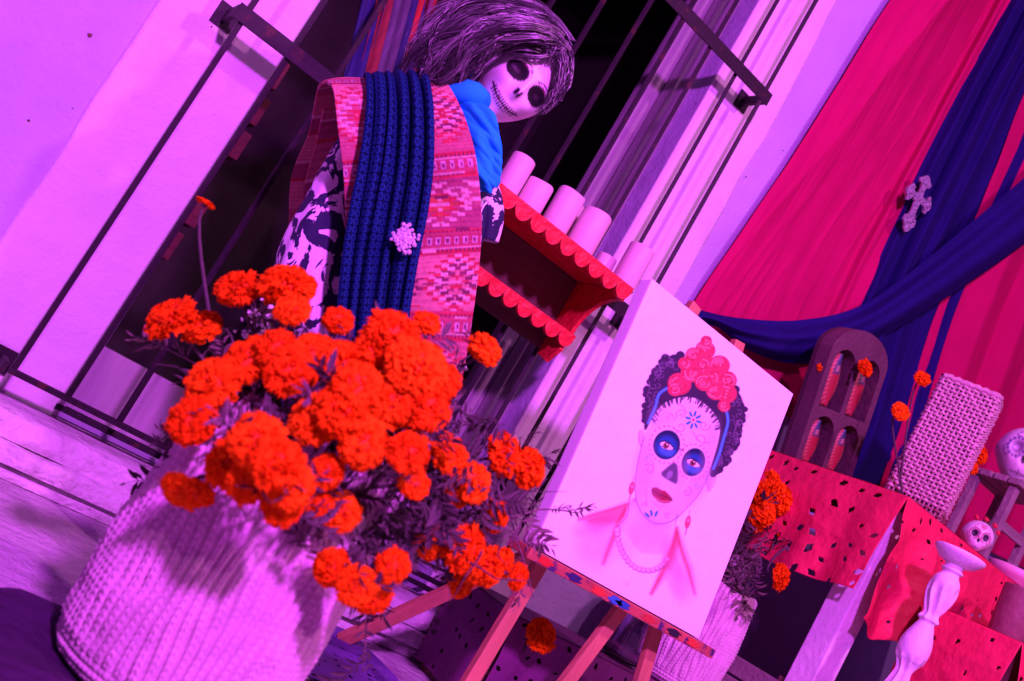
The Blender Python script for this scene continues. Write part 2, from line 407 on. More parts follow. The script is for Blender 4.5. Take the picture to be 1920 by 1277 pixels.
# blue scarf slung across the drapes in a swag
def swag():
    top = smooth_curve([(1255, 560), (1325, 585), (1400, 598), (1500, 600), (1610, 575), (1720, 500), (1830, 410), (1930, 325), (2030, 230)], 90)
    bot = smooth_curve([(1270, 640), (1335, 610), (1400, 655), (1500, 682), (1620, 650), (1740, 580), (1840, 515), (1930, 450), (2040, 360)], 90)
    k = 44; P = np.zeros((90, k, 3))
    for i in range(90):
        for j in range(k):
            s = j/(k-1); px = top[i]+(bot[i]-top[i])*s; t = i/89
            sag = math.sin(math.pi*s)
            f = math.sin(s*15+t*4+1.2*math.sin(t*5))*0.5+math.sin(s*7-t*5)*0.5
            P[i, j] = A(px[0], px[1], -0.105-0.055*sag-0.017*f)
    org = P.reshape(-1, 3).mean(0)
    o = sheet('blue_scarf', P-org, MT['blue_cloth'], None, .002); o.location = org
    return tag(o, 'dark blue scarf slung in a swag across the red drape', 'scarf')
swag()
# ------------------------------------------------------------------ red scalloped shelf hung on the grille, candles
SX0, SX1, SZ = 1.005, 1.552, 1.172
sh = empty('scalloped_shelf', (1.28, -0.15, 1.0), 'red painted shelf with scalloped trim holding white candles', 'shelf')
def part(mb, nm, m, root, smooth=False, auto=0):
    o = mb.build(nm, MT[m] if isinstance(m, str) else m, root, smooth)
    o.location = -Vector(root.location) if root.rotation_euler[2] == 0 else o.location
    if auto: autosmooth(o, auto)
    return o
def scallop(x0, x1, ztop, n, drop, lip=0.012):
    pts = [(x0, ztop), (x0, ztop-lip)]
    w_ = (x1-x0)/n
    for i in range(n):
        for a in np.linspace(0, math.pi, 13)[(0 if i == 0 else 1):]:
            pts.append((x0+w_*(i+.5)-w_/2*math.cos(a), ztop-lip-drop*math.sin(a)))
    pts.append((x1, ztop)); return pts[:1]+pts[2:]
part(MB().box(SX0, SX1, -.378, -.142, SZ-.016, SZ, .003), 'shelf_board', 'red_paint', sh)
part(MB().prism(scallop(SX0, SX1, SZ-.002, 10, .034), 1, -.392, -.3795), 'scalloped_trim', 'red_paint', sh)
part(MB().box(1.02, 1.552, -.232, -.142, .987, 1.002, .003), 'shelf_board', 'red_paint', sh)
part(MB().prism(scallop(1.02, 1.562, 1.000, 10, .034), 1, -.2465, -.2335), 'scalloped_trim', 'red_paint', sh)
for x in (1.540, 1.02):
    arc = [(-.378, SZ-.018), (-.378, SZ-.045)]+[(-.378+.135*math.sin(a)*1.0, SZ-.045-.125*(1-math.cos(a))) for a in np.linspace(.15, math.pi/2, 10)]+[(-.232, SZ-.186), (-.232, .985), (-.236, .945), (-.20, .90), (-.145, .915), (-.145, SZ-.018)]
    part(MB().prism(arc, 0, x, x+.013), 'side_bracket', 'red_paint', sh)
part(MB().box(1.034, 1.539, -.1435, -.138, .93, SZ-.018), 'back_board', 'wood_dark', sh)
def candle(px, py, r, h, Y, label):
    b = A(px, py, Y); c = empty('pillar_candle', (b[0], Y, SZ+.0005), label, 'candle', 'white candles on the red shelf')
    prof = [(r*.97, 0), (r, .004), (r*1.0, h*.5), (r*.99, h-.005), (r*.95, h-.001), (r*.86, h), (r*.70, h-.006), (r*.30, h-.010), (.004, h-.010)]
    mbw = MB().lathe(prof, 40); V_ = mbw.V[0]; top_ = np.clip((V_[:, 2]-h*.55)/(h*.45), 0, 1); an = np.arctan2(V_[:, 1], V_[:, 0])
    V_[:, 2] += top_**2*(.0009*np.sin(an*2+px)+.0006*np.sin(an*3+py)); bul = 1+.010*np.sin(an*3+px+V_[:, 2]*20)+.004*np.sin(an*7+py); V_[:, 0] *= bul; V_[:, 1] *= bul
    o = mbw.build('wax', MT['candle'], c, True)
    MB().tube([(0, 0, h-.012), (.001, 0, h), (.003, .001, h+.006)], .0012, 6).build('wick', MT['wick'], o)
    return c
candle(955, 345, .034, .125, -.28, 'pillar candle half hidden behind the bright blue neck scarf')
candle(990, 388, .037, .092, -.305, 'short pillar candle on the shelf next to the mannequin')
candle(1056, 412, .036, .142, -.205, 'taller pillar candle behind two wide ones on the red shelf')
candle(1038, 424, .040, .128, -.300, 'wide pillar candle beside the short one on the red shelf')
candle(1086, 464, .042, .126, -.315, 'widest pillar candle at the middle of the red shelf')
candle(1134, 492, .029, .070, -.245, 'lowest candle on the shelf, squeezed beside the end candle')
candle(1172, 524, .038, .130, -.320, 'pillar candle at the shelf end above the painted canvas')

# ------------------------------------------------------------------ ornate tin cross on the blue drape
def cross():
    c = A(1722, 372, -.115); root = empty('wall_cross', (c[0], -.115, c[2]), 'ornate white metal cross with lobed ends on the blue drape', 'cross', rot=(0, -.12, 0))
    S = .034
    def arm(L, wv):      # one arm pointing +y in 2D
        return [(-.42*wv, .5), (-.36*wv, .5+L*.35), (-.50*wv, .5+L*.52), (-.95*wv, .5+L*.60), (-1.05*wv, .5+L*.80), (-.62*wv, .5+L*.92), (-.42*wv, .5+L*1.06), (0, .5+L*1.16),
                (.42*wv, .5+L*1.06), (.62*wv, .5+L*.92), (1.05*wv, .5+L*.80), (.95*wv, .5+L*.60), (.50*wv, .5+L*.52), (.36*wv, .5+L*.35), (.42*wv, .5)]
    pts = []
    for k, L in ((0, 1.9), (3, 1.5), (2, 3.0), (1, 1.5)):     # up, right, down, left
        a = -math.pi/2*{0: 0, 3: 1, 2: 2, 1: 3}[k]
        for (x, y) in arm(L, .95):
            pts.append((S*(x*math.cos(a)-y*math.sin(a)), S*(x*math.sin(a)+y*math.cos(a))))
    tin = mat('embossed_tin', (.36, .34, .38), .45, .45, 130, .9, 160, metallic=.25, bump2=.6, b2scale=60)
    MB().prism(pts, 1, -.004, .004).build('cross_plate', tin, root)
    for (x, z, r) in [(0, 0, .30), (0, 1.9, .34), (1.6, 0, .32), (-1.6, 0, .32), (0, -2.6, .36), (0, -1.2, .22), (0, .95, .2), (.85, 0, .18), (-.85, 0, .18), (.6, -2.4, .2), (-.6, -2.4, .2), (.6, 1.6, .18), (-.6, 1.6, .18), (1.4, .6, .18), (1.4, -.6, .18), (-1.4, .6, .18), (-1.4, -.6, .18)]:
        rr = r*S; pr = [(rr, 0), (rr*.9, .003), (rr*.5, .0065), (.0005, .007)]
        mb = MB().lathe(pr, 14); V = np.concatenate(mb.V); V = np.stack([V[:, 0]+x*S, -.0035-V[:, 2], V[:, 1]+z*S], 1); mb.V = [V]
        mb.build('stud', tin, root, True)
    # filigree ridges
    mb = MB()
    for k in range(26):
        u = rng.random(); ax = k % 2
        p = np.array([rng.uniform(-.4, .4), 0, rng.uniform(-3.2, 2.2)]) if ax else np.array([rng.uniform(-1.9, 1.9), 0, rng.uniform(-.4, .4)])
        a = np.linspace(0, 4.5, 9)+rng.random()*6; q = [(S*(p[0]+.28*math.cos(t)*(1-.1*i)), -.0048, S*(p[2]+.28*math.sin(t)*(1-.1*i))) for i, t in enumerate(a)]
        mb.tube(q, .0011, 5)
    mb.build('filigree', tin, root, True)
cross()

# ------------------------------------------------------------------ raster drawing on a grid of points (paint on canvas, woven patterns)
class Paint:
    def __init__(s, X, Y, base): s.X, s.Y = X, Y; s.C = np.empty(X.shape+(3,)); s.C[:] = base
    def mix(s, a, c): a = np.clip(a, 0, 1)[..., None]; s.C = s.C*(1-a)+np.asarray(c)*a
    def ell(s, cx, cy, rx, ry, rot, c, al=1, soft=.08):
        t = math.radians(rot); dx, dy = s.X-cx, s.Y-cy
        u = (dx*math.cos(t)+dy*math.sin(t))/rx; v = (-dx*math.sin(t)+dy*math.cos(t))/ry
        d = np.sqrt(u*u+v*v); s.mix(al*np.clip((1-d)/soft+.5, 0, 1), c)
    def dist(s, pts, closed=False):
        D_ = np.full(s.X.shape, 1e9); pts = list(pts)
        if closed: pts = pts+[pts[0]]
        for (x0, y0), (x1, y1) in zip(pts[:-1], pts[1:]):
            dx, dy = x1-x0, y1-y0; L = dx*dx+dy*dy+1e-9
            t = np.clip(((s.X-x0)*dx+(s.Y-y0)*dy)/L, 0, 1)
            D_ = np.minimum(D_, np.hypot(s.X-x0-t*dx, s.Y-y0-t*dy))
        return D_
    def stroke(s, pts, w_, c, al=1, soft=1.5, n=0):
        if n: pts = smooth_curve(pts, n).tolist()
        s.mix(al*np.clip((w_/2-s.dist(pts))/soft+.5, 0, 1), c)
    def inside(s, pts):
        ins = np.zeros(s.X.shape, bool); n = len(pts); j = n-1
        for i in range(n):
            xi, yi = pts[i]; xj, yj = pts[j]
            cnd = ((yi > s.Y) != (yj > s.Y)) & (s.X < (xj-xi)*(s.Y-yi)/(yj-yi+1e-12)+xi)
            ins ^= cnd; j = i
        return ins
    def poly(s, pts, c, al=1, soft=3, n=0):
        if n: pts = smooth_curve(list(pts)+[pts[0]], n)[:-1].tolist()
        d = s.dist(pts, True); sd = np.where(s.inside(pts), d, -d); s.mix(al*np.clip(sd/soft+.5, 0, 1), c)
        return sd

# ------------------------------------------------------------------ painted canvas on a wooden easel
cTL, cTR, cBR, cBL = A(1222, 528, -.75), A(1485, 733, -.75), A(1315, 1195, -.85), A(995, 1028, -.85)
cx0 = (cTL[0]+cBL[0])/2; cx1 = (cTR[0]+cBR[0])/2; cz0 = (cBL[2]+cBR[2])/2; cz1 = (cTL[2]+cTR[2])/2
CW = cx1-cx0; CHh = math.hypot(cz1-cz0, .10); ctilt = math.atan2(.10, cz1-cz0)
cv = empty('painted_canvas', ((cx0+cx1)/2, -.85, cz0), 'canvas painted with a woman in skull makeup and a red rose crown', 'painting', rot=(-ctilt, 0, 0))
nx, nz = 300, 350
u, v = np.meshgrid(np.linspace(0, 1, nx), np.linspace(0, 1, nz))
loc = np.stack([(u-.5)*CW, np.zeros_like(u), v*CHh], -1)
Rx = np.array(Matrix.Rotation(-ctilt, 3, 'X')); wp = loc @ Rx.T+np.array(cv.location)
dd = wp-CAM; zz = dd @ _f; ZX = (960+F*(dd @ CR)/zz-900)*1277/640; ZY = (638.5-F*(dd @ CU)/zz-637)*1277/640
def portrait(X, Y):
    p = Paint(X, Y, (.86, .84, .82)); hair = (.035, .022, .055); skin = (.68, .58, .63); line = (.16, .07, .13); red = (.55, .04, .07); teal = (.02, .22, .36)
    p.C *= (1+.02*vnoise(np.stack([X/40, Y/40, X*0], -1), 1))[..., None]
    # coat collar, shaded red fading out
    for (q, e) in (([(583, 598), (372, 672), (400, 690), (500, 690), (458, 840), (520, 720), (560, 640)], 1), ([(733, 700), (640, 950), (700, 880), (745, 780), (802, 952), (790, 850), (752, 740)], 1)):
        sd = p.poly(q, (.60, .12, .20), .85, 26)
    p.stroke([(583, 600), (540, 640), (505, 720), (460, 835)], 12, (.42, .04, .09), .9, 14, 20)
    p.stroke([(580, 604), (500, 632), (420, 655), (368, 674)], 9, (.42, .04, .09), .9, 12, 20)
    p.stroke([(735, 705), (718, 780), (680, 870), (640, 948)], 12, (.42, .04, .09), .9, 14, 20)
    p.stroke([(738, 720), (752, 790), (780, 870), (802, 950)], 9, (.42, .04, .09), .85, 12, 20)
    # neck and its shading
    p.poly([(560, 600), (545, 660), (515, 690), (600, 800), (690, 800), (720, 700), (745, 650), (700, 640)], (.68, .57, .62), .85, 14)
    p.stroke([(585, 600), (600, 640), (640, 680), (690, 685)], 26, (.42, .34, .52), .55, 26, 20)
    p.stroke([(556, 625), (545, 680), (520, 700)], 10, (.6, .5, .6), .5, 14, 12)
    # ears
    for (x, y, r_) in ((606, 372, -8), (862, 535, 22)):
        p.ell(x, y, 17, 38, r_, skin, 1, .1); p.stroke([(x-8, y-30), (x-13, y), (x-4, y+28)], 4, line, .7, 4, 12); p.stroke([(x+2, y-20), (x-4, y), (x+2, y+14)], 3, line, .6, 3, 10)
    # hair mass with curls
    hb = [(760, 62), (712, 58), (668, 90), (640, 150), (626, 210), (618, 262), (612, 330), (622, 335), (640, 300), (665, 262), (700, 232), (760, 215), (810, 222), (850, 250), (880, 285), (896, 330), (884, 400), (862, 470), (858, 508), (880, 512), (905, 470), (938, 425), (962, 370), (980, 310), (986, 255), (975, 210), (945, 180), (880, 160)]
    p.poly(hb, hair, 1, 5, 120)
    rg = np.random.default_rng(3)
    for (x, y) in smooth_curve([(740, 68), (690, 75), (650, 125), (632, 180), (624, 240), (616, 310)], 17): p.ell(x+rg.normal(0, 4), y+rg.normal(0, 4), rg.uniform(12, 19), rg.uniform(12, 19), 0, hair, 1, .25)
    for (x, y) in smooth_curve([(950, 195), (978, 240), (980, 300), (962, 360), (945, 410), (915, 455), (885, 495)], 19): p.ell(x+rg.normal(0, 4), y+rg.normal(0, 4), rg.uniform(12, 18), rg.uniform(12, 18), 0, hair, 1, .25)
    for k in range(90):
        sidx = rg.random() < .5
        b = np.array([[735, 75], [690, 90], [655, 140], [640, 200], [632, 270]]) if sidx else np.array([[950, 210], [968, 260], [960, 330], [935, 400], [890, 470]])
        q = smooth_curve(b, 30)[rg.integers(0, 30)]+rg.normal(0, 12, 2); a = rg.random()*6
        p.stroke([(q[0]+9*math.cos(a+t), q[1]+9*math.sin(a+t)) for t in np.linspace(0, 3.5, 7)], 2.4, (.20, .13, .26), .6, 2)
    # face
    face = [(668, 262), (640, 310), (612, 365), (596, 430), (582, 500), (580, 570), (592, 625), (620, 665), (655, 686), (700, 684), (742, 660), (780, 622), (812, 585), (838, 540), (860, 480), (880, 410), (894, 345), (884, 292), (852, 255), (800, 226), (740, 220), (700, 234)]
    p.poly(face, skin, 1, 4, 110)
    p.stroke(smooth_curve(face[2:15], 60).tolist(), 3.6, (.14, .06, .12), .9, 4)
    p.stroke(smooth_curve([(588, 560), (605, 635), (650, 680), (705, 680)], 30).tolist(), 16, (.45, .36, .55), .45, 20)
    p.stroke(smooth_curve([(750, 650), (815, 575), (852, 490)], 30).tolist(), 14, (.62, .50, .60), .4, 18)
    for k in range(70):                       # uneven hairline strokes
        t = rg.random(); q = smooth_curve([(640, 300), (668, 258), (705, 232), (760, 214), (812, 224), (850, 252), (884, 296), (894, 340)], 60)[int(t*59)]
        d = np.array([745, 400])-q; d = d/np.linalg.norm(d)
        p.stroke([tuple(q-d*10), tuple(q+d*rg.uniform(6, 20)+rg.normal(0, 3, 2))], 4.5, hair, .9, 2)
    # ribbons in the hair
    p.stroke([(697, 182), (668, 205), (655, 250), (640, 285), (628, 312)], 11, (.03, .22, .55), 1, 3, 30)
    p.stroke([(922, 272), (926, 310), (910, 370), (893, 430), (872, 482)], 11, (.03, .22, .55), 1, 3, 30)
    p.stroke([(697, 182), (668, 205), (655, 250), (640, 285), (628, 312)], 3, (.15, .45, .75), .8, 3, 30); p.stroke([(922, 272), (926, 310), (910, 370), (893, 430), (872, 482)], 3, (.15, .45, .75), .8, 3, 30)
    # roses
    for (x, y, r_) in ((745, 165, 44), (728, 185, 28), (842, 38, 38), (835, 92, 42), (800, 60, 34), (895, 95, 40), (790, 122, 40), (868, 140, 40), (925, 150, 36), (920, 200, 40), (880, 192, 36), (836, 160, 34), (912, 248, 24), (765, 90, 26), (845, 5, 22)):
        p.ell(x, y, r_, r_*.92, 20, (.50, .05, .09), 1, .12)
        for k in range(5):
            rr = r_*(.9-.17*k); a0 = rg.random()*6
            p.stroke([(x+rr*math.cos(a0+t)*(1+.1*math.sin(3*t)), y+rr*.9*math.sin(a0+t)) for t in np.linspace(0, 3.6, 12)], 3.0, (.25, .015, .035), .75, 2.5)
            p.stroke([(x+(rr-4)*math.cos(a0+1+t), y+(rr-4)*.9*math.sin(a0+1+t)) for t in np.linspace(0, 2.2, 9)], 4.5, (.80, .33, .36), .6, 3)
    # eyes in dark sockets
    for (x, y, rx, ry, ro) in ((697, 393, 50, 56, 20), (797, 458, 43, 54, 20)):
        for k in range(22):
            a = k/22*2*math.pi; p.ell(x+(rx+15)*math.cos(a), y+(ry+13)*math.sin(a), 4, 4, 0, (.62, .12, .20), .8, .4)
        p.ell(x, y, rx, ry, ro, (.012, .018, .07), 1, .08); p.ell(x-1, y+6, rx*.80, ry*.72, ro, (.015, .075, .27), 1, .4)
        p.ell(x+2, y+22, rx*.6, ry*.34, ro, (.06, .22, .48), .7, .6)
        e = math.radians(24)
        p.ell(x, y+4, 27, 13, 24, (.80, .72, .78), 1, .15); p.ell(x-2, y+3, 12, 12, 0, (.22, .06, .07), 1, .2); p.ell(x-2, y+3, 5, 5, 0, (.01, .01, .01), 1, .3)
        p.stroke([(x-28, y-8), (x-8, y-14), (x+14, y-2), (x+28, y+14)], 5, (.015, .015, .05), 1, 2, 16); p.stroke([(x-26, y-4), (x, y+18), (x+26, y+16)], 3, (.02, .03, .1), .8, 2, 16)
        p.ell(x+2, y-1, 2.4, 2.4, 0, (.9, .9, .9), 1, .4)
    p.stroke([(738, 405), (758, 415)], 7, (.05, .03, .09), .8, 6)
    p.poly([(722, 458), (738, 470), (740, 520), (732, 540), (714, 532), (700, 524), (682, 512), (676, 498), (690, 484), (706, 470)], (.05, .03, .10), .92, 8, 50)
    p.ell(708, 505, 10, 16, 30, (.32, .25, .42), .6, .5); p.stroke([(745, 430), (738, 465), (745, 500)], 5, (.5, .4, .5), .5, 7, 12)
    # lips and chin
    p.poly([(643, 553), (660, 552), (678, 562), (692, 566), (714, 588), (718, 600), (700, 612), (672, 608), (652, 592), (640, 572)], (.28, .014, .045), 1, 5, 60)
    p.stroke([(642, 560), (668, 578), (690, 586), (717, 600)], 4, (.10, .008, .025), 1, 3, 20); p.stroke([(655, 590), (680, 604), (704, 604)], 5, (.70, .25, .32), .6, 5, 14)
    p.stroke([(650, 608), (668, 622), (690, 622)], 8, (.35, .28, .45), .5, 8, 12)
    # curls, petals and dots of the makeup
    def spiral(x, y, r_, a0, turns, sg=1, c=(.42, .16, .30), w_=4): p.stroke([(x+r_*(1-t)*math.cos(a0+sg*turns*6.28*t), y+r_*(1-t)*math.sin(a0+sg*turns*6.28*t)) for t in np.linspace(0, .92, 30)], w_, c, .85, 3)
    spiral(752, 278, 20, 2.5, 1.4); spiral(748, 325, 25, 3.0, 1.1, -1); spiral(838, 320, 22, 0, 1.4); spiral(818, 372, 28, 1.5, 1.1, -1); spiral(632, 485, 22, 4.0, 1.2); spiral(772, 568, 20, 5, 1.2); spiral(700, 655, 13, 1, 1.2); spiral(617, 618, 12, 3, 1.2)
    p.stroke([(735, 240), (760, 252), (772, 275)], 4, (.42, .16, .30), .8, 3, 12); p.stroke([(700, 300), (712, 275), (730, 300)], 4, (.42, .16, .30), .8, 3, 12); p.stroke([(795, 345), (820, 380), (858, 385)], 4, (.42, .16, .30), .8, 3, 12)
    p.stroke([(615, 560), (622, 590), (618, 612)], 3.5, (.42, .16, .30), .7, 3, 12); p.stroke([(640, 500), (648, 470), (640, 450)], 3.5, (.42, .16, .30), .7, 3, 12)
    for k in range(8):
        a = k/8*6.283+.3; p.ell(797+21*math.cos(a), 300+24*math.sin(a), 12, 4.6, math.degrees(a), teal, 1, .3)
    p.ell(797, 300, 5, 5, 0, red, 1, .3)
    for a in (-2.4, -1.75, -1.1): p.ell(645+28*math.cos(a), 672+24*math.sin(a), 13, 5, math.degrees(a), teal, 1, .3)
    for (x, y) in ((632, 430), (622, 442), (806, 545), (816, 552)): p.ell(x, y, 4, 11, 15, (.35, .50, .68), .7, .5)
    # earrings, bead necklace, small signature mark
    for (x, y) in ((566, 555), (776, 682)):
        p.stroke([(x+8, y-46), (x+4, y-20)], 3, line, .8, 2); p.ell(x, y, 11, 25, 12, (.55, .06, .13), .95, .2); p.stroke([(x-3, y+20), (x-10, y+46)], 5, (.55, .06, .13), .9, 3); p.ell(x+2, y-6, 4, 6, 0, (.85, .5, .55), .7, .5)
    for (x, y) in smooth_curve([(512, 712), (518, 760), (535, 800), (562, 838), (600, 860), (645, 862), (682, 842), (700, 822)], 19):
        p.ell(x, y, 12.5, 11.5, 0, (.30, .13, .24), .9, .2); p.ell(x-1, y-2, 8.5, 8, 0, (.74, .55, .66), 1, .45)
    p.stroke([(540, 905), (556, 918), (542, 920), (554, 902)], 2.5, (.6, .45, .55), .6, 2); p.stroke([(536, 896), (560, 900), (556, 924), (536, 920), (536, 896)], 2, (.6, .45, .55), .5, 2)
    # cheek, temple and forehead shading, loose brushwork
    for (x, y, rx, ry, ro, al) in ((610, 470, 34, 90, 8, .40), (640, 560, 40, 60, 20, .22), (820, 540, 34, 80, 30, .36), (745, 600, 40, 40, 0, .16), (860, 400, 26, 90, 14, .32), (670, 290, 40, 34, -30, .30), (760, 490, 16, 60, 12, .35), (700, 640, 60, 20, 20, .25), (640, 720, 60, 60, 0, .30), (560, 760, 30, 70, 20, .22)):
        p.ell(x, y, rx, ry, ro, (.30, .20, .36), al, 1.0)
    p.ell(440, 770, 80, 70, -30, (.60, .22, .32), .5, 1.0); p.ell(440, 690, 80, 34, -18, (.55, .12, .22), .65, 1.0); p.stroke([(556, 610), (548, 660), (512, 700)], 4, (.25, .12, .2), .8, 4, 12); p.stroke([(738, 655), (728, 690)], 4, (.25, .12, .2), .8, 4); p.ell(725, 850, 34, 95, -14, (.55, .14, .24), .65, 1.0); p.ell(760, 920, 46, 60, 0, (.60, .22, .32), .45, 1.0)
    st = vnoise(np.stack([X/9+Y/14, Y/22-X/40, X*0], -1), 1, 12); p.C *= (1+.04*st)[..., None]; p.C *= (1-.05*np.clip(vnoise(np.stack([X/70, Y/70, X*0], -1), 1, 5), 0, 1))[..., None]
    # faint shoulder shading
    p.stroke([(380, 690), (420, 760), (440, 860)], 30, (.78, .66, .72), .35, 40, 10); p.stroke([(700, 880), (760, 930), (790, 960)], 26, (.78, .66, .72), .35, 36, 10)
    return p.C
sheet('painted_front', loc+np.array([0, -.0012, 0]), MT['canvas'], cv, col=portrait(ZX, ZY))
cb = MB().box(-CW/2, CW/2, 0, .040, 0, CHh, .004).build('stretched_sides', MT['canvas_side'], cv)
ea = empty('easel', ((cx0+cx1)/2, -.78, 0), 'reddish wooden easel carrying the painted canvas', 'easel')
def epart(nm, *bars, m='easel_wood', b=.003):
    mb = MB()
    for (p, q, w_, h_) in bars: mb.bar(p, q, w_, h_, (0, -1, 0), b)
    return part(mb, nm, m, ea)
def ept(px, py, Y): return A(px, py, Y)
xm = (cx0+cx1)/2
def eleg(xt, zt, xb, yb): epart('leg', ((xt, -.85+.10*(zt-cz0)/(cz1-cz0)+.062, zt), (xb, yb, 0.0), .040, .022))
zt = cz1+.05
def linez(xa, ya_px, Y): return A(xa, ya_px, Y)
# front legs lean apart towards the floor, their tips show above the canvas
tl = A(1303, 570, -.69); tr = A(1384, 638, -.69)
def behind(z): return -.785+.10*(z-cz0)/(cz1-cz0)
def at_leg(px, py):                 # the point on the plane of the legs, parallel to the canvas
    Yy = -.8
    for _ in range(6): Yy = behind(A(px, py, Yy)[2])
    return A(px, py, Yy)
tl = at_leg(1303, 572); tr = at_leg(1384, 640)
for (tp, q) in ((tl, at_leg(930, 1195)), (at_leg(1270, 1000), at_leg(1068, 1270)), (tr, at_leg(1212, 1240))):
    d = q-tp; epart('leg', (tp, tp+d*(-tp[2]/d[2]), .036, .020))
r0 = A(835, 1095, -.45); r1 = A(690, 1205, -.42)
epart('rear_strut', (np.array([1.62, -.72, .62]), np.array([1.30, -.40, .012]), .034, .022))
epart('cross_brace', ((tl[0]-.055, -.765, cz0+.10), (tr[0]+.08, -.765, cz0+.10), .04, .018))
# ledge that carries the canvas, smeared with paint
lm = mat('paint_smeared_wood', (.42, .10, .07), .6, .3, 12, .3, 60, dirt=((.05, .02, .10), 30, .53))
o = MB().box(cx0-.028, cx1+.035, -.885, -.795, cz0-.026, cz0-.003, .003).build('ledge', lm, ea); o.location = -Vector(ea.location)
for (dx, c) in ((.02, (.5, .03, .02)), (.11, (.03, .02, .1)), (.19, (.6, .06, .03)), (.245, (.03, .16, .42)), (.27, (.02, .09, .3)), (.36, (.45, .05, .04)), (.45, (.02, .015, .03)), (.52, (.55, .06, .03))):
    mb = MB(); pts = [(cx0+dx+.022*(1+.4*math.sin(5*a+dx*40))*math.cos(a), cz0-.0145+.0085*math.sin(a)) for a in np.linspace(0, 6.283, 14, endpoint=False)]
    mb.prism(pts, 1, -.8862, -.8852); part(mb, 'paint_smear', mat('paint', c, .45), ea)
# ------------------------------------------------------------------ altar table with red cut paper cloth
paper_red = mat('red_cut_paper', (.76, .032, .095), .55, .14, 9, .3, 40, spec=.25)
_nt = paper_red.node_tree; _tr = _nt.nodes.new('ShaderNodeBsdfTranslucent'); _tr.inputs[0].default_value = (.8, .02, .08, 1); _mx = _nt.nodes.new('ShaderNodeMixShader'); _mx.inputs[0].default_value = .22
_nt.links.new(_nt.nodes['Principled BSDF'].outputs[0], _mx.inputs[1]); _nt.links.new(_tr.outputs[0], _mx.inputs[2]); _nt.links.new(_mx.outputs[0], _nt.nodes['Material Output'].inputs[0])
paper_plum = mat('plum_cut_paper', (.16, .03, .13), .6, .12, 6, .2, 40)
paper_violet = mat('violet_cut_paper', (.13, .05, .30), .6, .12, 6, .2, 40)
TX0, TX1, TY0, TY1, TZ = 2.425, 3.75, -.80, -.22, 1.07
tb = empty('altar_table', (3.0, -.5, 0), 'wooden altar table with whitewashed square legs under red paper', 'table')
part(MB().box(TX0+.012, TX1, TY0+.012, TY1, TZ-.035, TZ-.004, .003), 'table_top', 'wood_dark', tb)
for (x, y) in ((TX0+.03, TY0+.028), (TX0+.03, TY1-.11), (TX1-.12, TY0+.028), (TX1-.12, TY1-.11)):
    part(MB().box(x, x+.085, y, y+.085, 0, TZ-.036, .004), 'leg', 'white_paint', tb)
part(MB().box(TX0+.04, TX0+.06, TY0+.12, TY1-.12, TZ-.13, TZ-.037, .002), 'apron', 'wood_dark', tb)
part(MB().box(TX0+.12, TX1-.12, TY0+.04, TY0+.06, TZ-.13, TZ-.037, .002), 'apron', 'wood_dark', tb)
part(MB().box(TX0+.05, TX1-.05, TY0+.06, TY1-.05, .235, .26, .003), 'lower_shelf', 'wood_grey', tb)
def holes(S, T, pitch, seed, rx=.010, ry=.016, keep=.8):
    """True inside the leaf-shaped cut-outs of the paper; S, T in metres."""
    rg = np.random.default_rng(seed); out = np.zeros(S.shape, bool)
    for a in np.arange(S.min()+pitch*.4, S.max(), pitch):
        for b in np.arange(T.min()+pitch*.4, T.max(), pitch*.9):
            if rg.random() > keep: continue
            ca, cb_ = a+rg.normal(0, pitch*.14), b+rg.normal(0, pitch*.14); an = rg.choice([.5, -.5, 1.2]); k = rg.uniform(.6, 1.1)
            uu = ((S-ca)*math.cos(an)+(T-cb_)*math.sin(an))/(ry*k); vv = (-(S-ca)*math.sin(an)+(T-cb_)*math.cos(an))/(rx*k)
            out |= (np.abs(uu)+np.abs(vv)**1.4) < 1
    return out
def crumple(P, a, seed): return a*(1-np.abs(vnoise(P, 7, seed)))+a*.5*(1-np.abs(vnoise(P, 15, seed+1)))+a*.3*vnoise(P, 3, seed+2)
cl = empty('table_cloth', (TX0, TY0, TZ), 'red cut paper cloth with leaf-shaped holes over the altar table', 'tablecloth')
def cl_sheet(nm, P, S, T, pitch, seed, root, m=paper_red, **kw):
    o = sheet(nm, P-np.array(root.location), m, root, drop=holes(S, T, pitch, seed, **kw).ravel())
    return solid(o, .0008, 0)
# end drop
S, T = np.meshgrid(np.linspace(TY1+.03, TY0-.006, 190), np.linspace(0, .315, 105)); P = np.stack([np.full_like(S, TX0-.004), S, TZ-T], -1)
P[..., 0] -= (T*.06+.012*np.sin(S*22+1)*T/.3+.006*np.sin(S*40)*T/.3+np.clip(T/.1, 0, 1)*crumple(P, .009, 31)); P[..., 2] -= .015*np.sin(S*9)*T/.3
cl_sheet('end_drop', P, S, T, .062, 5, cl)
# top
S, T = np.meshgrid(np.linspace(TX0-.004, TX1, 60), np.linspace(TY0-.006, TY1, 30)); P = np.stack([S, T, TZ+.002+.0015*vnoise(np.stack([S, T, S*0], -1), 20)], -1)
sheet('top_sheet', P-np.array(cl.location), paper_red, cl)
# front drop, crumpled, gathered once near the corner
S, T = np.meshgrid(np.linspace(TX0-.004, TX1, 330), np.linspace(0, .36, 100)); P = np.stack([S, np.full_like(S, TY0-.006), TZ-T], -1)
tt = np.clip(T/.12, 0, 1); cr = crumple(P, .024, 4)
P[..., 1] -= tt*(cr+.045*np.exp(-((S-2.60)/.045)**2)*T/.3+.02*np.sin(S*14)*T/.3); P[..., 2] += tt*(.03*np.exp(-((S-2.70)/.08)**2)-.03*np.exp(-((S-2.52)/.05)**2)*T/.3)
cl_sheet('front_drop', P, S, T, .055, 6, cl, rx=.006, ry=.010, keep=.5)
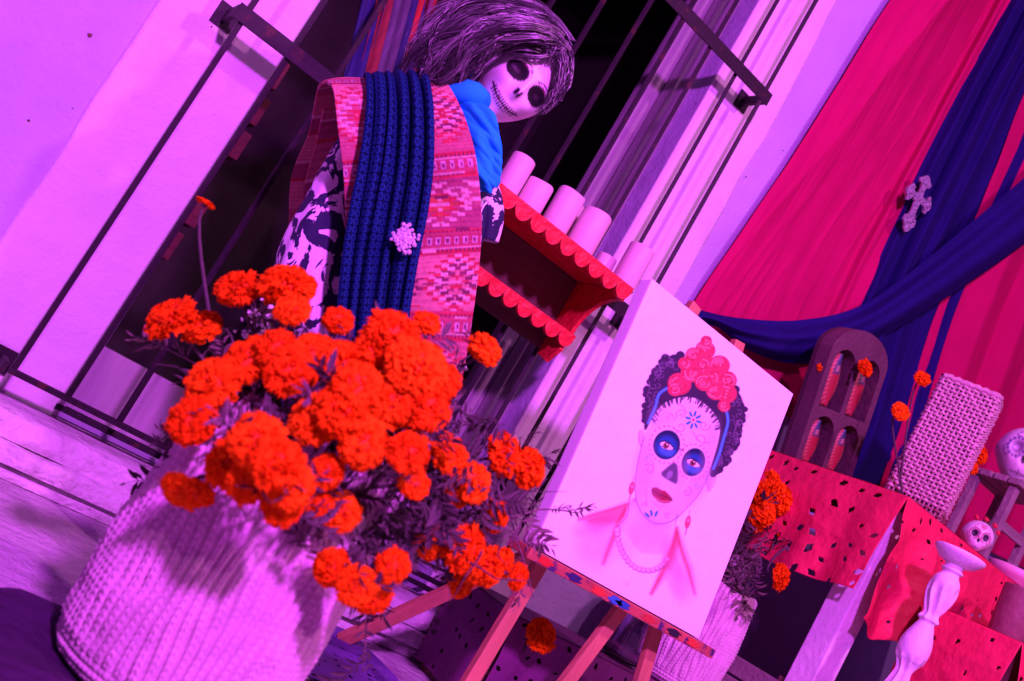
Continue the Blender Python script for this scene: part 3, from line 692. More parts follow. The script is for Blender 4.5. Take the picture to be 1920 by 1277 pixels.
# lower tier in front, red paper as well
lt = empty('altar_step', (3.1, -.95, 0), 'low front tier of the altar wrapped in crumpled red paper', 'platform')
LX0, LY0, LZ = 2.60, -1.16, .845
part(MB().box(LX0+.012, TX1, LY0+.012, TY0-.085, 0, LZ-.004, .003), 'box', 'wood_dark', lt)
S, T = np.meshgrid(np.linspace(LX0-.003, TX1, 260), np.linspace(0, .55, 120)); P = np.stack([S, np.full_like(S, LY0-.004), LZ-T], -1); tt = np.clip(T/.10, 0, 1)
P[..., 1] -= tt*(crumple(P, .026, 11)+.02*np.sin(S*17)*T/.4)
cl_sheet('front_paper', P, S, T, .06, 9, lt, rx=.006, ry=.010, keep=.5)
S, T = np.meshgrid(np.linspace(LY0-.004, TY0-.085, 60), np.linspace(0, .5, 100)); P = np.stack([np.full_like(S, LX0-.003), S, LZ-T], -1); P[..., 0] -= np.clip(T/.1, 0, 1)*crumple(P, .014, 13)
cl_sheet('end_paper', P, S, T, .06, 10, lt, rx=.006, ry=.010, keep=.5)
S, T = np.meshgrid(np.linspace(LX0-.003, TX1, 60), np.linspace(LY0-.004, TY0-.085, 20)); P = np.stack([S, T, LZ+.002+.004*vnoise(np.stack([S, T, S*0], -1), 20)], -1)
sheet('top_paper', P-np.array(lt.location), paper_red, lt)

# ------------------------------------------------------------------ arched wooden niche on the table
def flame_outline(n=26): return [(math.sin(t)*.5*(1-.25*math.cos(t)), math.cos(t)*1.0*.5) for t in np.linspace(0, 2*math.pi, n, endpoint=False)]
def niche():
    b = A(1535, 905, -.36); root = empty('arched_niche', (b[0], -.36, TZ+.004), 'brown wooden niche with arched windows and painted figures', 'niche', rot=(0, -.23, 0))
    W_, H_ = .285, .50; wood = mat('niche_wood', (.095, .045, .055), .65, .25, 10, .3, 50); back = mat('niche_back', (.05, .02, .025), .8)
    bm = bmesh.new()
    def arch(cx, z0, w_, h_, n=10): return [(cx-w_/2, z0), (cx+w_/2, z0), (cx+w_/2, z0+h_-w_/2)]+[(cx+w_/2*math.cos(a), z0+h_-w_/2+w_/2*math.sin(a)) for a in np.linspace(.2, math.pi-.2, n)]+[(cx-w_/2, z0+h_-w_/2)]
    outer = [(-W_/2, 0), (W_/2, 0), (W_/2, H_-.10)]+[(W_/2*math.cos(a), H_-.10+.10*math.sin(a)) for a in np.linspace(.15, math.pi-.15, 14)]+[(-W_/2, H_-.10)]
    cells = [(cx, z, .106, h_) for z, h_ in ((.030, .165), (.220, .20)) for cx in (-.064, .064)]
    edges = []
    for loop in [outer]+[arch(*c) for c in cells]:
        vs = [bm.verts.new((x, 0, z)) for x, z in loop]
        for i in range(len(vs)): edges.append(bm.edges.new((vs[i], vs[(i+1) % len(vs)])))
    bmesh.ops.triangle_fill(bm, use_beauty=True, edges=edges)
    ex = bmesh.ops.extrude_face_region(bm, geom=list(bm.faces))
    for g_ in ex['geom']:
        if isinstance(g_, bmesh.types.BMVert): g_.co.y += .055
    bmesh.ops.recalc_face_normals(bm, faces=bm.faces)
    me = bpy.data.meshes.new('arcade'); bm.to_mesh(me); bm.free(); me.materials.append(wood); link(bpy.data.objects.new('arcade', me), root)
    MB().prism(outer, 1, .058, .070).build('back_panel', back, root)
    fm = mat('figure_paint', (.62, .10, .06), .5, vcol=True)
    for (cx, z0, w_, h_) in cells[:4]:
        n, k = 26, 12; P = np.zeros((n, k, 3)); Cc = np.zeros((n, k, 3))
        for i in range(n):
            t = i/(n-1); hw = .42*w_*math.sin(math.pi*(.04+.92*t))**.75*(1.05-.25*t)
            for j in range(k):
                s = j/(k-1)*2-1; P[i, j] = (cx-.014+hw*s*1.05, (.030-.022*(1-s*s)), z0+.004+t*(h_-.022))
                r_ = abs(s); Cc[i, j] = (.42, .07, .03) if r_ > .8 else ((.22, .02, .03) if (int(t*24)+int(r_*7)) % 2 else (.45, .14, .08))
                if r_ < .38: Cc[i, j] = (.28, .02, .03) if t < .62 else (.03, .06, .10)
                if r_ < .25 and .66 < t < .80: Cc[i, j] = (.34, .2, .16)
        sheet('painted_figure', P, fm, root, .004, col=Cc)
    return root
niche()

# ------------------------------------------------------------------ wicker hamper
def wicker():
    X0, X1, Y0, Y1 = -.088, .088, -.07, .07; z0, z1 = 0, .455
    root = empty('wicker_basket', (2.745, -.60, TZ+.004), rot=(0, 0, -1.06), label='tall rectangular wicker basket with pale weave and dark base', cat='basket')
    cane = mat('wicker_cane', (.56, .38, .38), .6, .3, 60, .3, 200); dark = mat('dark_cane', (.25, .10, .10), .65, .2, 60); ins = mat('gap_shade_paint', (.06, .025, .03), .9)
    c = np.zeros(3); o = MB().box(X0+.008, X1-.008, Y0+.008, Y1-.008, z0, z1-.004).build('gap_shade', ins, root); o.location = -Vector(c)  # added dark box inside, its colour stands in for shade between the strands
    per = [(X0, Y0), (X1, Y0), (X1, Y1), (X0, Y1)]
    seg = [(np.array(per[i]), np.array(per[(i+1) % 4])) for i in range(4)]
    L = [np.linalg.norm(b-a) for a, b in seg]; tot = sum(L); NS = 46; pitch = tot/NS
    def onper(s):
        s = s % tot
        for (a, b), l in zip(seg, L):
            if s <= l: d = (b-a)/l; return a+d*s, np.array([d[1], -d[0]])
            s -= l
        return b, np.array([0, 0])
    for m_, lo, hi, nm in ((dark, z0, z0+.058, 'base_weave'), (cane, z0+.060, z1, 'body_weave')):
        mb = MB(); rows = int((hi-lo)/.0128)
        for rrow in range(rows):
            z = lo+(rrow+.5)*(hi-lo)/rows; P = []
            for q in np.arange(0, tot+pitch*.24, pitch/4):
                p, n = onper(q); P.append((p[0]+n[0]*.0052*math.sin(math.pi*q/pitch+math.pi*(rrow % 2)), p[1]+n[1]*.0052*math.sin(math.pi*q/pitch+math.pi*(rrow % 2)), z+.001*math.sin(q*70+rrow)))
            P = np.array(P)-c; mb.tube(P, .0051, 5, False)
        o = mb.build(nm, m_, root, True); o['kind'] = 'stuff'
    mb = MB()
    for q in np.arange(pitch*.5, tot, pitch):
        p, n = onper(q); mb.tube(np.array([(p[0], p[1], z0), (p[0], p[1], (z0+z1)/2), (p[0], p[1], z1+.004)])-c, .004, 5)
    mb.build('stakes', cane, root, True)['kind'] = 'stuff'
    mb = MB(); P = []
    for q in np.arange(0, tot+.001, .012):
        p, n = onper(q); P.append((p[0]+.003*math.cos(q*300), p[1], z1+.006+.003*math.sin(q*300)))
    mb.tube(np.array(P)-c, .009, 6, False); mb.build('rim', cane, root, True)
wicker()

# ------------------------------------------------------------------ sugar skulls
def skull(name, c, s, label, yaw, patt, crown=False, group=None):
    root = empty(name, c, label, 'skull', group, rot=(0, 0, yaw))
    n, k = 72, 96; th = np.linspace(0.001, math.pi-.001, n)[:, None]; ph = np.linspace(0, 2*math.pi, k, endpoint=False)[None, :]
    x = np.sin(th)*np.sin(ph); y = -np.sin(th)*np.cos(ph); z = np.cos(th)*np.ones_like(ph)
    X = x*.82; Y = y*1.05; Zz = z*.88
    front = np.clip(-y, 0, 1)
    jaw = np.clip(-z-.05, 0, 1); X = X*(1-.45*jaw); Y = Y*(1-.18*jaw*(y > 0)); Zz = Zz-.22*jaw*front*1.2
    Y = Y+.20*np.clip(-z, 0, 1)*np.clip(y, 0, 1)
    def g(cx, cz, r): return np.exp(-(((x-cx)/r)**2+((z-cz)/r)**2))*(y < 0)
    eyes = g(-.36, .02, .20)+g(.36, .02, .20); nose = g(0, -.27, .11); cheek = g(-.55, -.30, .16)+g(.55, -.30, .16)
    Y = Y+.26*eyes+.16*nose-.06*cheek
    for j in range(-3, 4): Y = Y+.04*np.exp(-((x-j*.095)/.018)**2)*np.exp(-((z+.66)/.16)**2)*(y < 0)
    P = np.stack([X, Y, Zz], -1)*s; P[..., 2] -= P[..., 2].min()
    Cc = np.empty(P.shape); Cc[:] = (.74, .72, .70)
    pt = Paint(x, z, (.74, .72, .70)); 
    for cx in (-.36, .36):
        for i in range(14):
            a = i/14*6.283; pt.ell(cx+.29*math.cos(a), .02+.29*math.sin(a), .055, .055, 0, patt[0], 1, .4)
        pt.ell(cx, .02, .21, .21, 0, patt[1], 1, .25); pt.ell(cx, .02, .07, .07, 0, (.8, .78, .78) if not crown else patt[1], 1, .4)
    pt.ell(-.03, -.27, .05, .11, 8, (.02, .015, .02), 1, .25); pt.ell(.03, -.27, .05, .11, -8, (.02, .015, .02), 1, .25)
    pt.stroke([(-.34, -.64), (.34, -.64)], .02, (.06, .03, .05), 1, .02)
    for j in range(-3, 4): pt.stroke([(j*.095, -.56), (j*.095, -.72)], .014, (.06, .03, .05), .9, .015)
    for i in range(8):
        a = i/8*6.283; pt.ell(.13*math.cos(a), .56+.13*math.sin(a), .085, .035, math.degrees(a), patt[2], 1, .3)
    for sg in (-1, 1): pt.stroke([(sg*.1, .75), (sg*.35, .62), (sg*.5, .4), (sg*.36, .36)], .035, patt[0], .9, .02, 24); pt.stroke([(sg*.6, .1), (sg*.75, -.1), (sg*.66, -.3), (sg*.55, -.2)], .03, patt[0], .9, .02, 24)
    Cc = np.where((y < .1)[..., None], pt.C, Cc)
    Fc = grid_faces(n, k, True)+[tuple(range(k)), tuple((n-1)*k+j for j in range(k))[::-1]]
    mesh('skull_body', P.reshape(-1, 3), Fc, mat('glazed_skull', (.7, .7, .7), .35, .12, 12, vcol=True, spec=.5), root, True, Cc)
    if crown:
        fm = mat('paper_rose', (.55, .02, .05), .7, .2, 60)
        for i in range(4):
            a = i/4*math.pi*.9+.2; mb = MB()
            for w_ in range(3):
                rr = s*(.17-.045*w_); pr = [(rr*.2, 0), (rr*.8, s*.05), (rr, s*.13), (rr*.82, s*.20)]
                mb.lathe(pr, 10)
            o = mb.build('rose', fm, root, True); o.location = (s*.75*math.cos(a), -s*.15, s*1.45+s*.42*math.sin(a)); o.rotation_euler = (.5, .3*math.cos(a)*3, a)
    return root
PURP = [(.10, .06, .22), (.38, .35, .42), (.22, .10, .30)]
# small slatted stand for the big skull
b1 = A(1900, 905, -.62); st = empty('skull_stand', (b1[0]-.005, -.62, TZ+.004), 'small slatted wooden stand under the large painted skull', 'stand')
stz = b1[2]-TZ-.02
for dx in (-.085, .085):
    for dy in (-.07, .07): MB().box(dx-.013, dx+.013, dy-.013, dy+.013, 0, stz-.022, .002).build('leg', MT['wood_grey'], st)
for i in range(4): MB().box(-.115, .115, -.10+i*.052, -.10+i*.052+.044, stz-.0215, stz, .003).build('slat', MT['wood_grey'], st)
MB().box(-.07, .07, -.083, -.071, stz*.45, stz*.45+.03, .002).build('rail', MT['wood_grey'], st)
skull('painted_skull', (b1[0]-.005, -.62, TZ+.0045+stz), .116, 'large glazed skull with painted rosettes on the wooden stand', -1.0, PURP)
skull('sugar_skull', (A(1832, 1005, -.74)[0], -.74, TZ+.005), .058, 'small white sugar skull with red flowers behind the candlestick', -.85, [(.40, .04, .10), (.05, .03, .06), (.45, .05, .10)], True)

# ------------------------------------------------------------------ carved white candlestick
def carved(root, prof, z_off, flutes, matl, nm, depth=.10, seg=96):
    prof = smooth_curve(prof, len(prof)*7); a = np.linspace(0, 2*math.pi, seg, endpoint=False); P = np.zeros((len(prof), seg, 3))
    for i, (r_, z) in enumerate(prof):
        k = depth*np.abs(np.sin(a*flutes/2+.8*math.sin(z*38)))*np.clip(math.sin(z*31+1)*1.2+.3, 0, 1)
        rr = .86*r_*(1-k); P[i] = np.stack([rr*np.cos(a), rr*np.sin(a), np.full(seg, z+z_off)], 1)
    Fc = grid_faces(len(prof), seg, True)+[tuple(range(seg))[::-1], tuple((len(prof)-1)*seg+j for j in range(seg))]
    return mesh(nm, P.reshape(-1, 3), Fc, matl, root, True)
p0 = A(1800, 1040, -1.0)
cs = empty('candlestick', (p0[0], -1.0, 0), 'tall carved white candlestick with a wide round dish on top', 'candlestick')
H = p0[2]; wp_ = MT['white_paint']
carved(cs, [(.13, 0), (.135, .03), (.10, .06), (.055, .10), (.040, .16), (.050, .22), (.055, .30), (.040, .36), (.030, .42), (.040, .47), (.046, .54), (.034, .60), (.027, .635), (.036, .66), (.044, H-.30), (.046, H-.26), (.030, H-.215), (.024, H-.20), (.034, H-.19), (.026, H-.175), (.036, H-.15), (.045, H-.115), (.040, H-.08), (.026, H-.058), (.034, H-.048), (.026, H-.040), (.034, H-.028)], 0, 8, wp_, 'baluster', .26)
MB().lathe([(.030, H-.030), (.046, H-.024), (.060, H-.010), (.066, H-.002), (.066, H+.004), (.062, H+.006), (.050, H-.004), (.012, H-.006)], 56).build('dish', wp_, cs, True)
# brown clay cup on the front tier, with a pale bowl behind
cb0 = A(1893, 1180, -1.02)
cu = empty('clay_cup', (cb0[0], -1.02, LZ+.007), 'brown clay cup standing on the red paper front tier', 'cup')
clay = mat('brown_clay', (.22, .09, .09), .6, .2, 30, .2, 60)
MB().lathe([(.046, 0), (.050, .01), (.056, .08), (.060, .145), (.060, .15), (.055, .15), (.050, .03), (.002, .02)], 40).build('cup_wall', clay, cu, True)
bo = empty('pale_bowl', (A(1905, 1055, -.70)[0]+.02, -.70, TZ+.006), 'pale pink shallow bowl at the table edge', 'bowl')
MB().lathe([(.035, 0), (.04, .006), (.075, .035), (.09, .06), (.086, .06), (.05, .02), (.002, .012)], 40).build('bowl_wall', mat('pink_glaze', (.75, .45, .50), .35, .08, 10), bo, True)

# ------------------------------------------------------------------ low platform with violet cut paper behind the easel
PX0, PX1, PY0, PZ = 1.625, 2.415, -.54, .27
pf = empty('low_platform', (2.0, -.4, 0), 'low wooden platform draped with dark plum cut paper', 'platform')
part(MB().box(PX0+.012, PX1, PY0+.012, -.26, 0, PZ-.004, .003), 'box', 'wood_dark', pf)
S, T = np.meshgrid(np.linspace(PX0-.004, PX1, 240), np.linspace(0, .25, 80)); P = np.stack([S, np.full_like(S, PY0-.004), PZ-T], -1); P[..., 1] -= np.clip(T/.1, 0, 1)*(.010*np.sin(S*24)+.01)
cl_sheet('front_paper', P, S, T, .06, 21, pf, paper_plum, rx=.007, ry=.011)
S, T = np.meshgrid(np.linspace(PY0-.004, -.26, 110), np.linspace(0, .25, 80)); P = np.stack([np.full_like(S, PX0-.004), S, PZ-T], -1); P[..., 0] -= np.clip(T/.1, 0, 1)*(.010*np.sin(S*24)+.01)
cl_sheet('end_paper', P, S, T, .06, 22, pf, paper_plum, rx=.007, ry=.011)
S, T = np.meshgrid(np.linspace(PX0-.004, PX1, 40), np.linspace(PY0-.004, -.26, 30)); sheet('top_paper', np.stack([S, T, np.full_like(S, PZ+.002)], -1)-np.array(pf.location), paper_plum, pf)
gc = empty('floor_paper', (1.28, -.52, 0.004), 'violet cut paper sheet spread on the paving before the steps', 'cut paper', rot=(0, 0, .06))
S, T = np.meshgrid(np.linspace(-.34, .12, 170), np.linspace(-.26, .22, 170)); P = np.stack([S, T, .006+.006*(1+vnoise(np.stack([S, T, S*0], -1), 7, 3))], -1)
o = sheet('sheet', P, paper_violet, gc, drop=holes(S, T, .045, 31, rx=.007, ry=.011).ravel()); solid(o, .0008, 0)
# glass jar and rustic crate
jb = A(1165, 1215, -.42)
ja = empty('glass_jar', (jb[0], -.42, PZ+.004), 'empty clear glass jar on the violet platform under the canvas', 'jar')
glass = mat('clear_glass', (.9, .9, .92), .03, transm=1.0, spec=.5)
MB().lathe([(.058, 0), (.064, .006), (.066, .02), (.066, .13), (.060, .155), (.048, .17), (.050, .18), (.046, .18), (.044, .17), (.056, .152), (.0625, .128), (.0625, .02), (.058, .012), (.002, .010)], 48).build('jar_glass', glass, ja, True)
kb = empty('wooden_crate', (2.62, -.52, .2605), 'rough wooden crate on the shelf below the altar table', 'crate')
for i in range(3): MB().box(-.14, .5, -.17, -.155, .012+i*.062, .066+i*.062, .003).build('slat', MT['wood_grey'], kb)
for i in range(3): MB().box(-.155, -.141, -.155, .15, .012+i*.062, .066+i*.062, .003).build('slat', MT['wood_grey'], kb)
for (x, y) in ((-.14, -.154), (-.14, .12), (.47, -.154), (.47, .12)): MB().box(x, x+.028, y, y+.028, 0, .205, .002).build('corner_post', MT['wood_dark'], kb)
MB().box(-.139, .499, -.125, .119, .001, .011).build('bottom_board', MT['wood_dark'], kb)
# ------------------------------------------------------------------ dressed mannequin with a skull-painted face
neck = AD(862, 212, 2.16); MD = 2.16
ba = math.radians(12.8)
BU = CU*math.cos(ba)+CR*math.sin(ba); BR = CR*math.cos(ba)-CU*math.sin(ba); BF = _f
mq = empty('mannequin', (0, 0, 0), 'mannequin with painted skull face, grey wig, woven stole and blue shawl', 'mannequin')
foot = AD(705, 720, 2.20); mq.location = (float(foot[0]), float(foot[1]), 0.0); MO = np.array(mq.location)
def W(px, py, d): return AD(px, py, d)-MO           # pixel and depth -> mannequin space
def rib(rows, n, k):          # rows of (left px, right px, depth left, depth right) -> grid
    L = smooth_curve([(a[0], a[1], dl) for a, b, dl, dr in rows], n); R_ = smooth_curve([(b[0], b[1], dr) for a, b, dl, dr in rows], n)
    P = np.zeros((n, k, 3)); 
    for i in range(n):
        for j in range(k):
            q = L[i]+(R_[i]-L[i])*(j/(k-1)); P[i, j] = W(*q)
    return P
def normals(P):
    du = np.gradient(P, axis=1); dv = np.gradient(P, axis=0); n = np.cross(du, dv); return n/(np.linalg.norm(n, axis=2, keepdims=True)+1e-12)
# --- body: head, neck and torso in one skin
skin = mat('mannequin_skin', (.78, .70, .70), .42, .04, 12, vcol=True, spec=.45, sss=.05)
def head_body():
    # head frame
    ha = math.radians(52.6); HU0 = CU*math.cos(ha)+CR*math.sin(ha); HR0 = CR*math.cos(ha)-CU*math.sin(ha); HB0 = _f
    yw = math.radians(19); HR = HR0*math.cos(yw)+HB0*math.sin(yw); HB = HB0*math.cos(yw)-HR0*math.sin(yw)   # face turned a little towards its left
    HU = HU0
    eye = W(990, 156, 2.105); C0 = eye+HB*.089
    n, k = 110, 130
    th = np.linspace(.001, math.pi-.001, n)[:, None]; ph = np.linspace(-math.pi, math.pi, k, endpoint=False)[None, :]
    x = np.sin(th)*np.sin(ph); y = -np.sin(th)*np.cos(ph); z = np.cos(th)*np.ones_like(ph)
    low = np.clip(-z, 0, 1); fr = np.clip(-y, 0, 1); bk = np.clip(y, 0, 1)
    X = x*.074*(1-.36*low**1.5); Y = y*.094; Zz = z*.116
    Y = Y-.020*low*fr*(z < 0)+.015*low*bk; Y = Y+.012*np.clip(z, 0, 1)*fr
    fx, fz = X, Zz
    def g(cx, cz, rx, rz): return np.exp(-(((fx-cx)/rx)**2+((fz-cz)/rz)**2))*(y < 0)
    Y = Y+.010*(g(-.032, 0, .017, .013)+g(.032, 0, .017, .013))               # sockets
    Y = Y-.017*g(0, -.030, .010, .017)-.010*g(0, -.010, .007, .022)           # nose
    Y = Y-.005*(g(-.040, -.034, .016, .014)+g(.040, -.034, .016, .014))       # cheekbones
    Y = Y-.006*g(0, -.066, .022, .010)+.003*g(0, -.0665, .020, .0022)         # lips
    Y = Y-.008*g(0, -.100, .018, .014)                                        # chin
    Y = Y-.004*(g(-.03, .022, .02, .006)+g(.03, .022, .02, .006))             # brows
    p = Paint(fx*1000, fz*1000, (.80, .74, .73)); K = (.012, .008, .012)
    for sx in (-1, 1):
        p.ell(sx*32, -1, 24, 20, -sx*12, K, 1, .08); p.ell(sx*32, -1, 7, 5, 0, (.06, .04, .05), .6, .5)
        p.stroke([(sx*10, 17), (sx*24, 25.5), (sx*42, 24), (sx*54, 13)], 3.4, K, 1, 1.2, 24)
        p.stroke([(sx*26, 19), (sx*40, 17.5)], 3, (.40, .10, .16), .7, 3)
        p.ell(sx*46, -44, 15, 20, sx*18, (.50, .40, .46), .55, .7)
        p.ell(sx*4.6, -31.5, 4.2, 9, -sx*14, K, 1, .2)
    p.stroke([(-42, -53), (-24, -63), (0, -67.5), (24, -63), (42, -53)], 3.6, K, 1, 1.2, 30)
    for i in range(-6, 7): 
        xx = i*5.6; zc = -67.5+abs(xx)**1.6*.030; hh = 8.6-abs(i)*.4; p.stroke([(xx, zc-hh), (xx, zc+hh)], 2.9, K, 1, 1.0)
    Cc = np.where((y < .15)[..., None], p.C, np.array((.80, .74, .73)))
    Hd = C0+1.03*(X[..., None]*HR+(Y[..., None])*HB+Zz[..., None]*HU)
    V = [Hd.reshape(-1, 3)]; Fc = grid_faces(n, k, True)+[tuple(range(k)), tuple((n-1)*k+j for j in range(k))[::-1]]
    # neck and torso: rings along the spine, joined into the same mesh
    sp = [(930, 188, 2.195, .050, .052), (905, 195, 2.20, .052, .054), (876, 212, 2.20, .056, .056), (852, 232, 2.20, .070, .062), (832, 262, 2.20, .115, .085), (814, 320, 2.20, .130, .10), (797, 400, 2.19, .128, .105), (775, 480, 2.19, .120, .10), (750, 560, 2.19, .120, .10), (735, 650, 2.20, .150, .115)]
    sp = smooth_curve(sp, 48); kk = 40; base = n*k; R2 = []
    for (px, py, d, rx, ry) in sp:
        c = W(px, py, d); a = np.linspace(0, 2*math.pi, kk, endpoint=False)
        R2.append(c+rx*np.cos(a)[:, None]*BR+ry*np.sin(a)[:, None]*BF)
    V.append(np.concatenate(R2)); ff = grid_faces(len(sp), kk, True); ff += [tuple(range(kk)), tuple((len(sp)-1)*kk+j for j in range(kk))[::-1]]
    Fc += [tuple(i+base for i in f) for f in ff]
    V = np.concatenate(V); col = np.concatenate([Cc.reshape(-1, 3), np.tile((.80, .74, .73), (len(sp)*kk, 1))])
    return mesh('body', V, Fc, skin, mq, True, col), (C0, HR, HB, HU)
body, HF = head_body()
# --- blouse with a black and white leaf print
def print_mat():
    M = mat('leaf_print', (.8, .8, .8), .8, 0, 8, .2, 300); nt = M.node_tree; N = nt.nodes; P = N['Principled BSDF']
    tc = N.new('ShaderNodeTexCoord'); mp = N.new('ShaderNodeMapping'); mp.inputs['Scale'].default_value = (12, 12, 9); mp.inputs['Rotation'].default_value = (0, .5, .3)
    n1 = N.new('ShaderNodeTexNoise'); n1.inputs['Scale'].default_value = 1.6; n1.inputs['Detail'].default_value = 3.0; n1.inputs['Roughness'].default_value = .55; n1.inputs['Distortion'].default_value = 1.4
    rp = N.new('ShaderNodeValToRGB'); rp.color_ramp.elements[0].position = .485; rp.color_ramp.elements[0].color = (.78, .76, .76, 1); rp.color_ramp.elements[1].position = .505; rp.color_ramp.elements[1].color = (.012, .014, .05, 1)
    nt.links.new(tc.outputs['Object'], mp.inputs[0]); nt.links.new(mp.outputs[0], n1.inputs['Vector']); nt.links.new(n1.outputs[0], rp.inputs[0]); nt.links.new(rp.outputs[0], P.inputs['Base Color']); return M
PM = print_mat()
def loft(name, rings, n, k, matl, fold=0.0, nf=9, closed_caps=False):
    s = smooth_curve(rings, n); P = np.zeros((n, k, 3)); a = np.linspace(0, 2*math.pi, k, endpoint=False)
    for i, (px, py, d, rx, ry) in enumerate(s):
        w_ = 1+fold*np.sin(a*nf+i*.12)*(.3+.7*i/(n-1)); P[i] = W(px, py, d)+(rx*w_*np.cos(a))[:, None]*BR+(ry*w_*np.sin(a))[:, None]*BF
    o = mesh(name, P.reshape(-1, 3), grid_faces(n, k, True), matl, mq, True); solid(o, .002, 0); return o
loft('blouse', [(845, 245, 2.20, .098, .075), (828, 275, 2.20, .130, .098), (812, 330, 2.20, .138, .112), (795, 410, 2.19, .136, .115), (772, 500, 2.19, .130, .112), (746, 590, 2.19, .135, .116), (730, 660, 2.20, .170, .13)], 60, 72, PM, .015)
loft('sleeve', [(668, 255, 2.22, .030, .05), (640, 320, 2.19, .040, .055), (622, 390, 2.17, .058, .065), (604, 460, 2.155, .078, .075), (592, 530, 2.15, .086, .08), (600, 600, 2.15, .078, .075), (620, 660, 2.16, .06, .06)], 60, 48, PM, .07, 7)
loft('sleeve', [(880, 290, 2.20, .035, .05), (905, 345, 2.20, .036, .05), (915, 400, 2.20, .034, .045), (912, 450, 2.20, .026, .035)], 30, 36, PM, .05, 6)
# --- long skirt down to the paving (plumb)
P = np.zeros((40, 80, 3)); a = np.linspace(0, 2*math.pi, 80, endpoint=False); wt = W(735, 650, 2.20); wb = np.array([wt[0], wt[1], .004])
for i in range(40):
    t = i/39; c = wt+(wb-wt)*t; r_ = .14+.02*t
    P[i] = np.stack([c[0]+r_*(1+.06*np.sin(a*11)*t)*np.cos(a), c[1]+r_*.85*(1+.06*np.sin(a*11)*t)*np.sin(a), np.full(80, c[2])], 1)
o = mesh('skirt', P.reshape(-1, 3), grid_faces(40, 80, True), mat('skirt_cloth', (.05, .03, .07), .9, .2, 10), mq, True); solid(o, .003, 0)
# --- woven rose stole over the shoulder
def weave(S, T):              # S metres along the cloth, T 0..1 across
    Cc = Paint(T, S, (.40, .12, .14)); rose, pink, dk, cream, red = (.40, .11, .14), (.52, .21, .20), (.15, .03, .07), (.60, .40, .36), (.42, .035, .05)
    Cc.mix(((S*5.2+.2) % 2 < 1)*1.0, pink)
    def stripe(c, w_, col, al=1.0): Cc.mix(al*(np.abs(S-c) < w_/2)*1.0, col)
    for c in (.022, .245, .395, .56):
        stripe(c, .056, (.36, .07, .10)); stripe(c-.023, .005, red); stripe(c+.023, .005, red); stripe(c-.0145, .0028, cream); stripe(c+.0145, .0028, cream)
        for dz_ in (-.019, .019): Cc.mix(((np.abs(S-c-dz_) < .0024) & (((T*31) % 1) < .5))*1.0, dk)
        ck = (np.abs(S-c) < .0085) & (((T*15) % 1) < .55); Cc.mix(ck*1.0, (.50, .30, .36)); ck = (np.abs(S-c) < .0042) & (((T*15-.14) % 1) < .26); Cc.mix(ck*1.0, dk)
    def motif(c, t0, R_, wmax, pal, k0=0):       # serrated lozenge woven in thin rows
        row = np.round((S-c)/.0052).astype(int); hw_ = wmax*(1-np.abs(row)/R_); hw_ = hw_+np.where(row % 2 == 0, .035, -.03)
        dT = np.abs(T-t0); ins = (np.abs(row) < R_) & (dT < hw_)
        ring = (np.floor(np.clip(hw_-dT, 0, 9)/.055).astype(int)+k0) % len(pal)
        for i, col in enumerate(pal): Cc.mix((ins & (ring == i))*.92, col)
    stripe(.320, .105, (.30, .065, .11), .9)
    motif(.130, .84, 13, .30, [red, pink, dk, cream, red]); motif(.130, .16, 13, .30, [red, pink, cream, rose, red]); motif(.165, .50, 8, .20, [dk, pink, red])
    motif(.320, .70, 9, .26, [cream, (.34, .08, .12), red, (.45, .10, .05), cream]); motif(.320, .18, 9, .24, [cream, (.34, .08, .12), red]); motif(.300, .97, 6, .16, [cream, rose])
    motif(.478, .84, 12, .28, [red, cream, dk, pink]); motif(.478, .30, 12, .30, [dk, pink, red, cream]); motif(.65, .80, 12, .30, [red, pink, dk]); motif(.65, .2, 12, .3, [red, pink, dk])
    for i in range(34):           # loose feathered dashes
        tt = (i*.381) % 1; ss = -.02+(i*.0217) % .74
        Cc.mix(((np.abs(S-ss) < .0022) & (np.abs(T-tt) < .05))*.9, (dk, red, cream)[i % 3])
    for sgn in (-.34, -.22, -.10):
        stripe(sgn, .05, (.30, .07, .11)); stripe(sgn+.02, .006, cream, .7); stripe(sgn-.02, .006, red)
    Cc.C *= (1+.14*np.sin(S*1300))[..., None]*(1+.20*vnoise(np.stack([S*300, T*70, S*0], -1), 1, 9))[..., None]*(1+.10*vnoise(np.stack([S*20, T*6, S*0], -1), 1, 4))[..., None]
    return np.clip(Cc.C, 0, 1)
rows = [((548, 470), (700, 470), 2.31, 2.33), ((542, 410), (700, 400), 2.31, 2.34), ((548, 325), (710, 320), 2.30, 2.34), ((578, 250), (725, 235), 2.285, 2.33), ((590, 190), (770, 180), 2.255, 2.29),
        ((597, 162), (800, 152), 2.195, 2.22), ((612, 158), (828, 152), 2.13, 2.15), ((626, 176), (846, 170), 2.075, 2.085), ((634, 235), (872, 222), 2.055, 2.06), ((644, 320), (893, 300), 2.045, 2.05), ((648, 420), (903, 410), 2.04, 2.05), ((650, 520), (898, 500), 2.045, 2.055), ((655, 610), (882, 620), 2.05, 2.06), ((660, 690), (866, 715), 2.055, 2.065)]
n, k = 420, 130
P = rib(rows, n, k); N_ = normals(P)
T, S = np.meshgrid(np.linspace(0, 1, k), np.linspace(0, 1, n)); 
P += N_*(.006*np.sin(T*5+S*8)+.004*vnoise(P, 14, 2))[..., None]
SL = np.concatenate([[0], np.cumsum(np.linalg.norm(np.diff(P[:, k//2], axis=0), axis=1))]); s0 = SL[int(n*6.0/13)]
SS = (SL-s0)[:, None]*np.ones((1, k))
stole = sheet('stole', P, mat('woven_wool', (.5, .2, .25), .95, 0, 8, .35, 700, vcol=True, spec=.05), mq, .007, col=weave(SS, T))
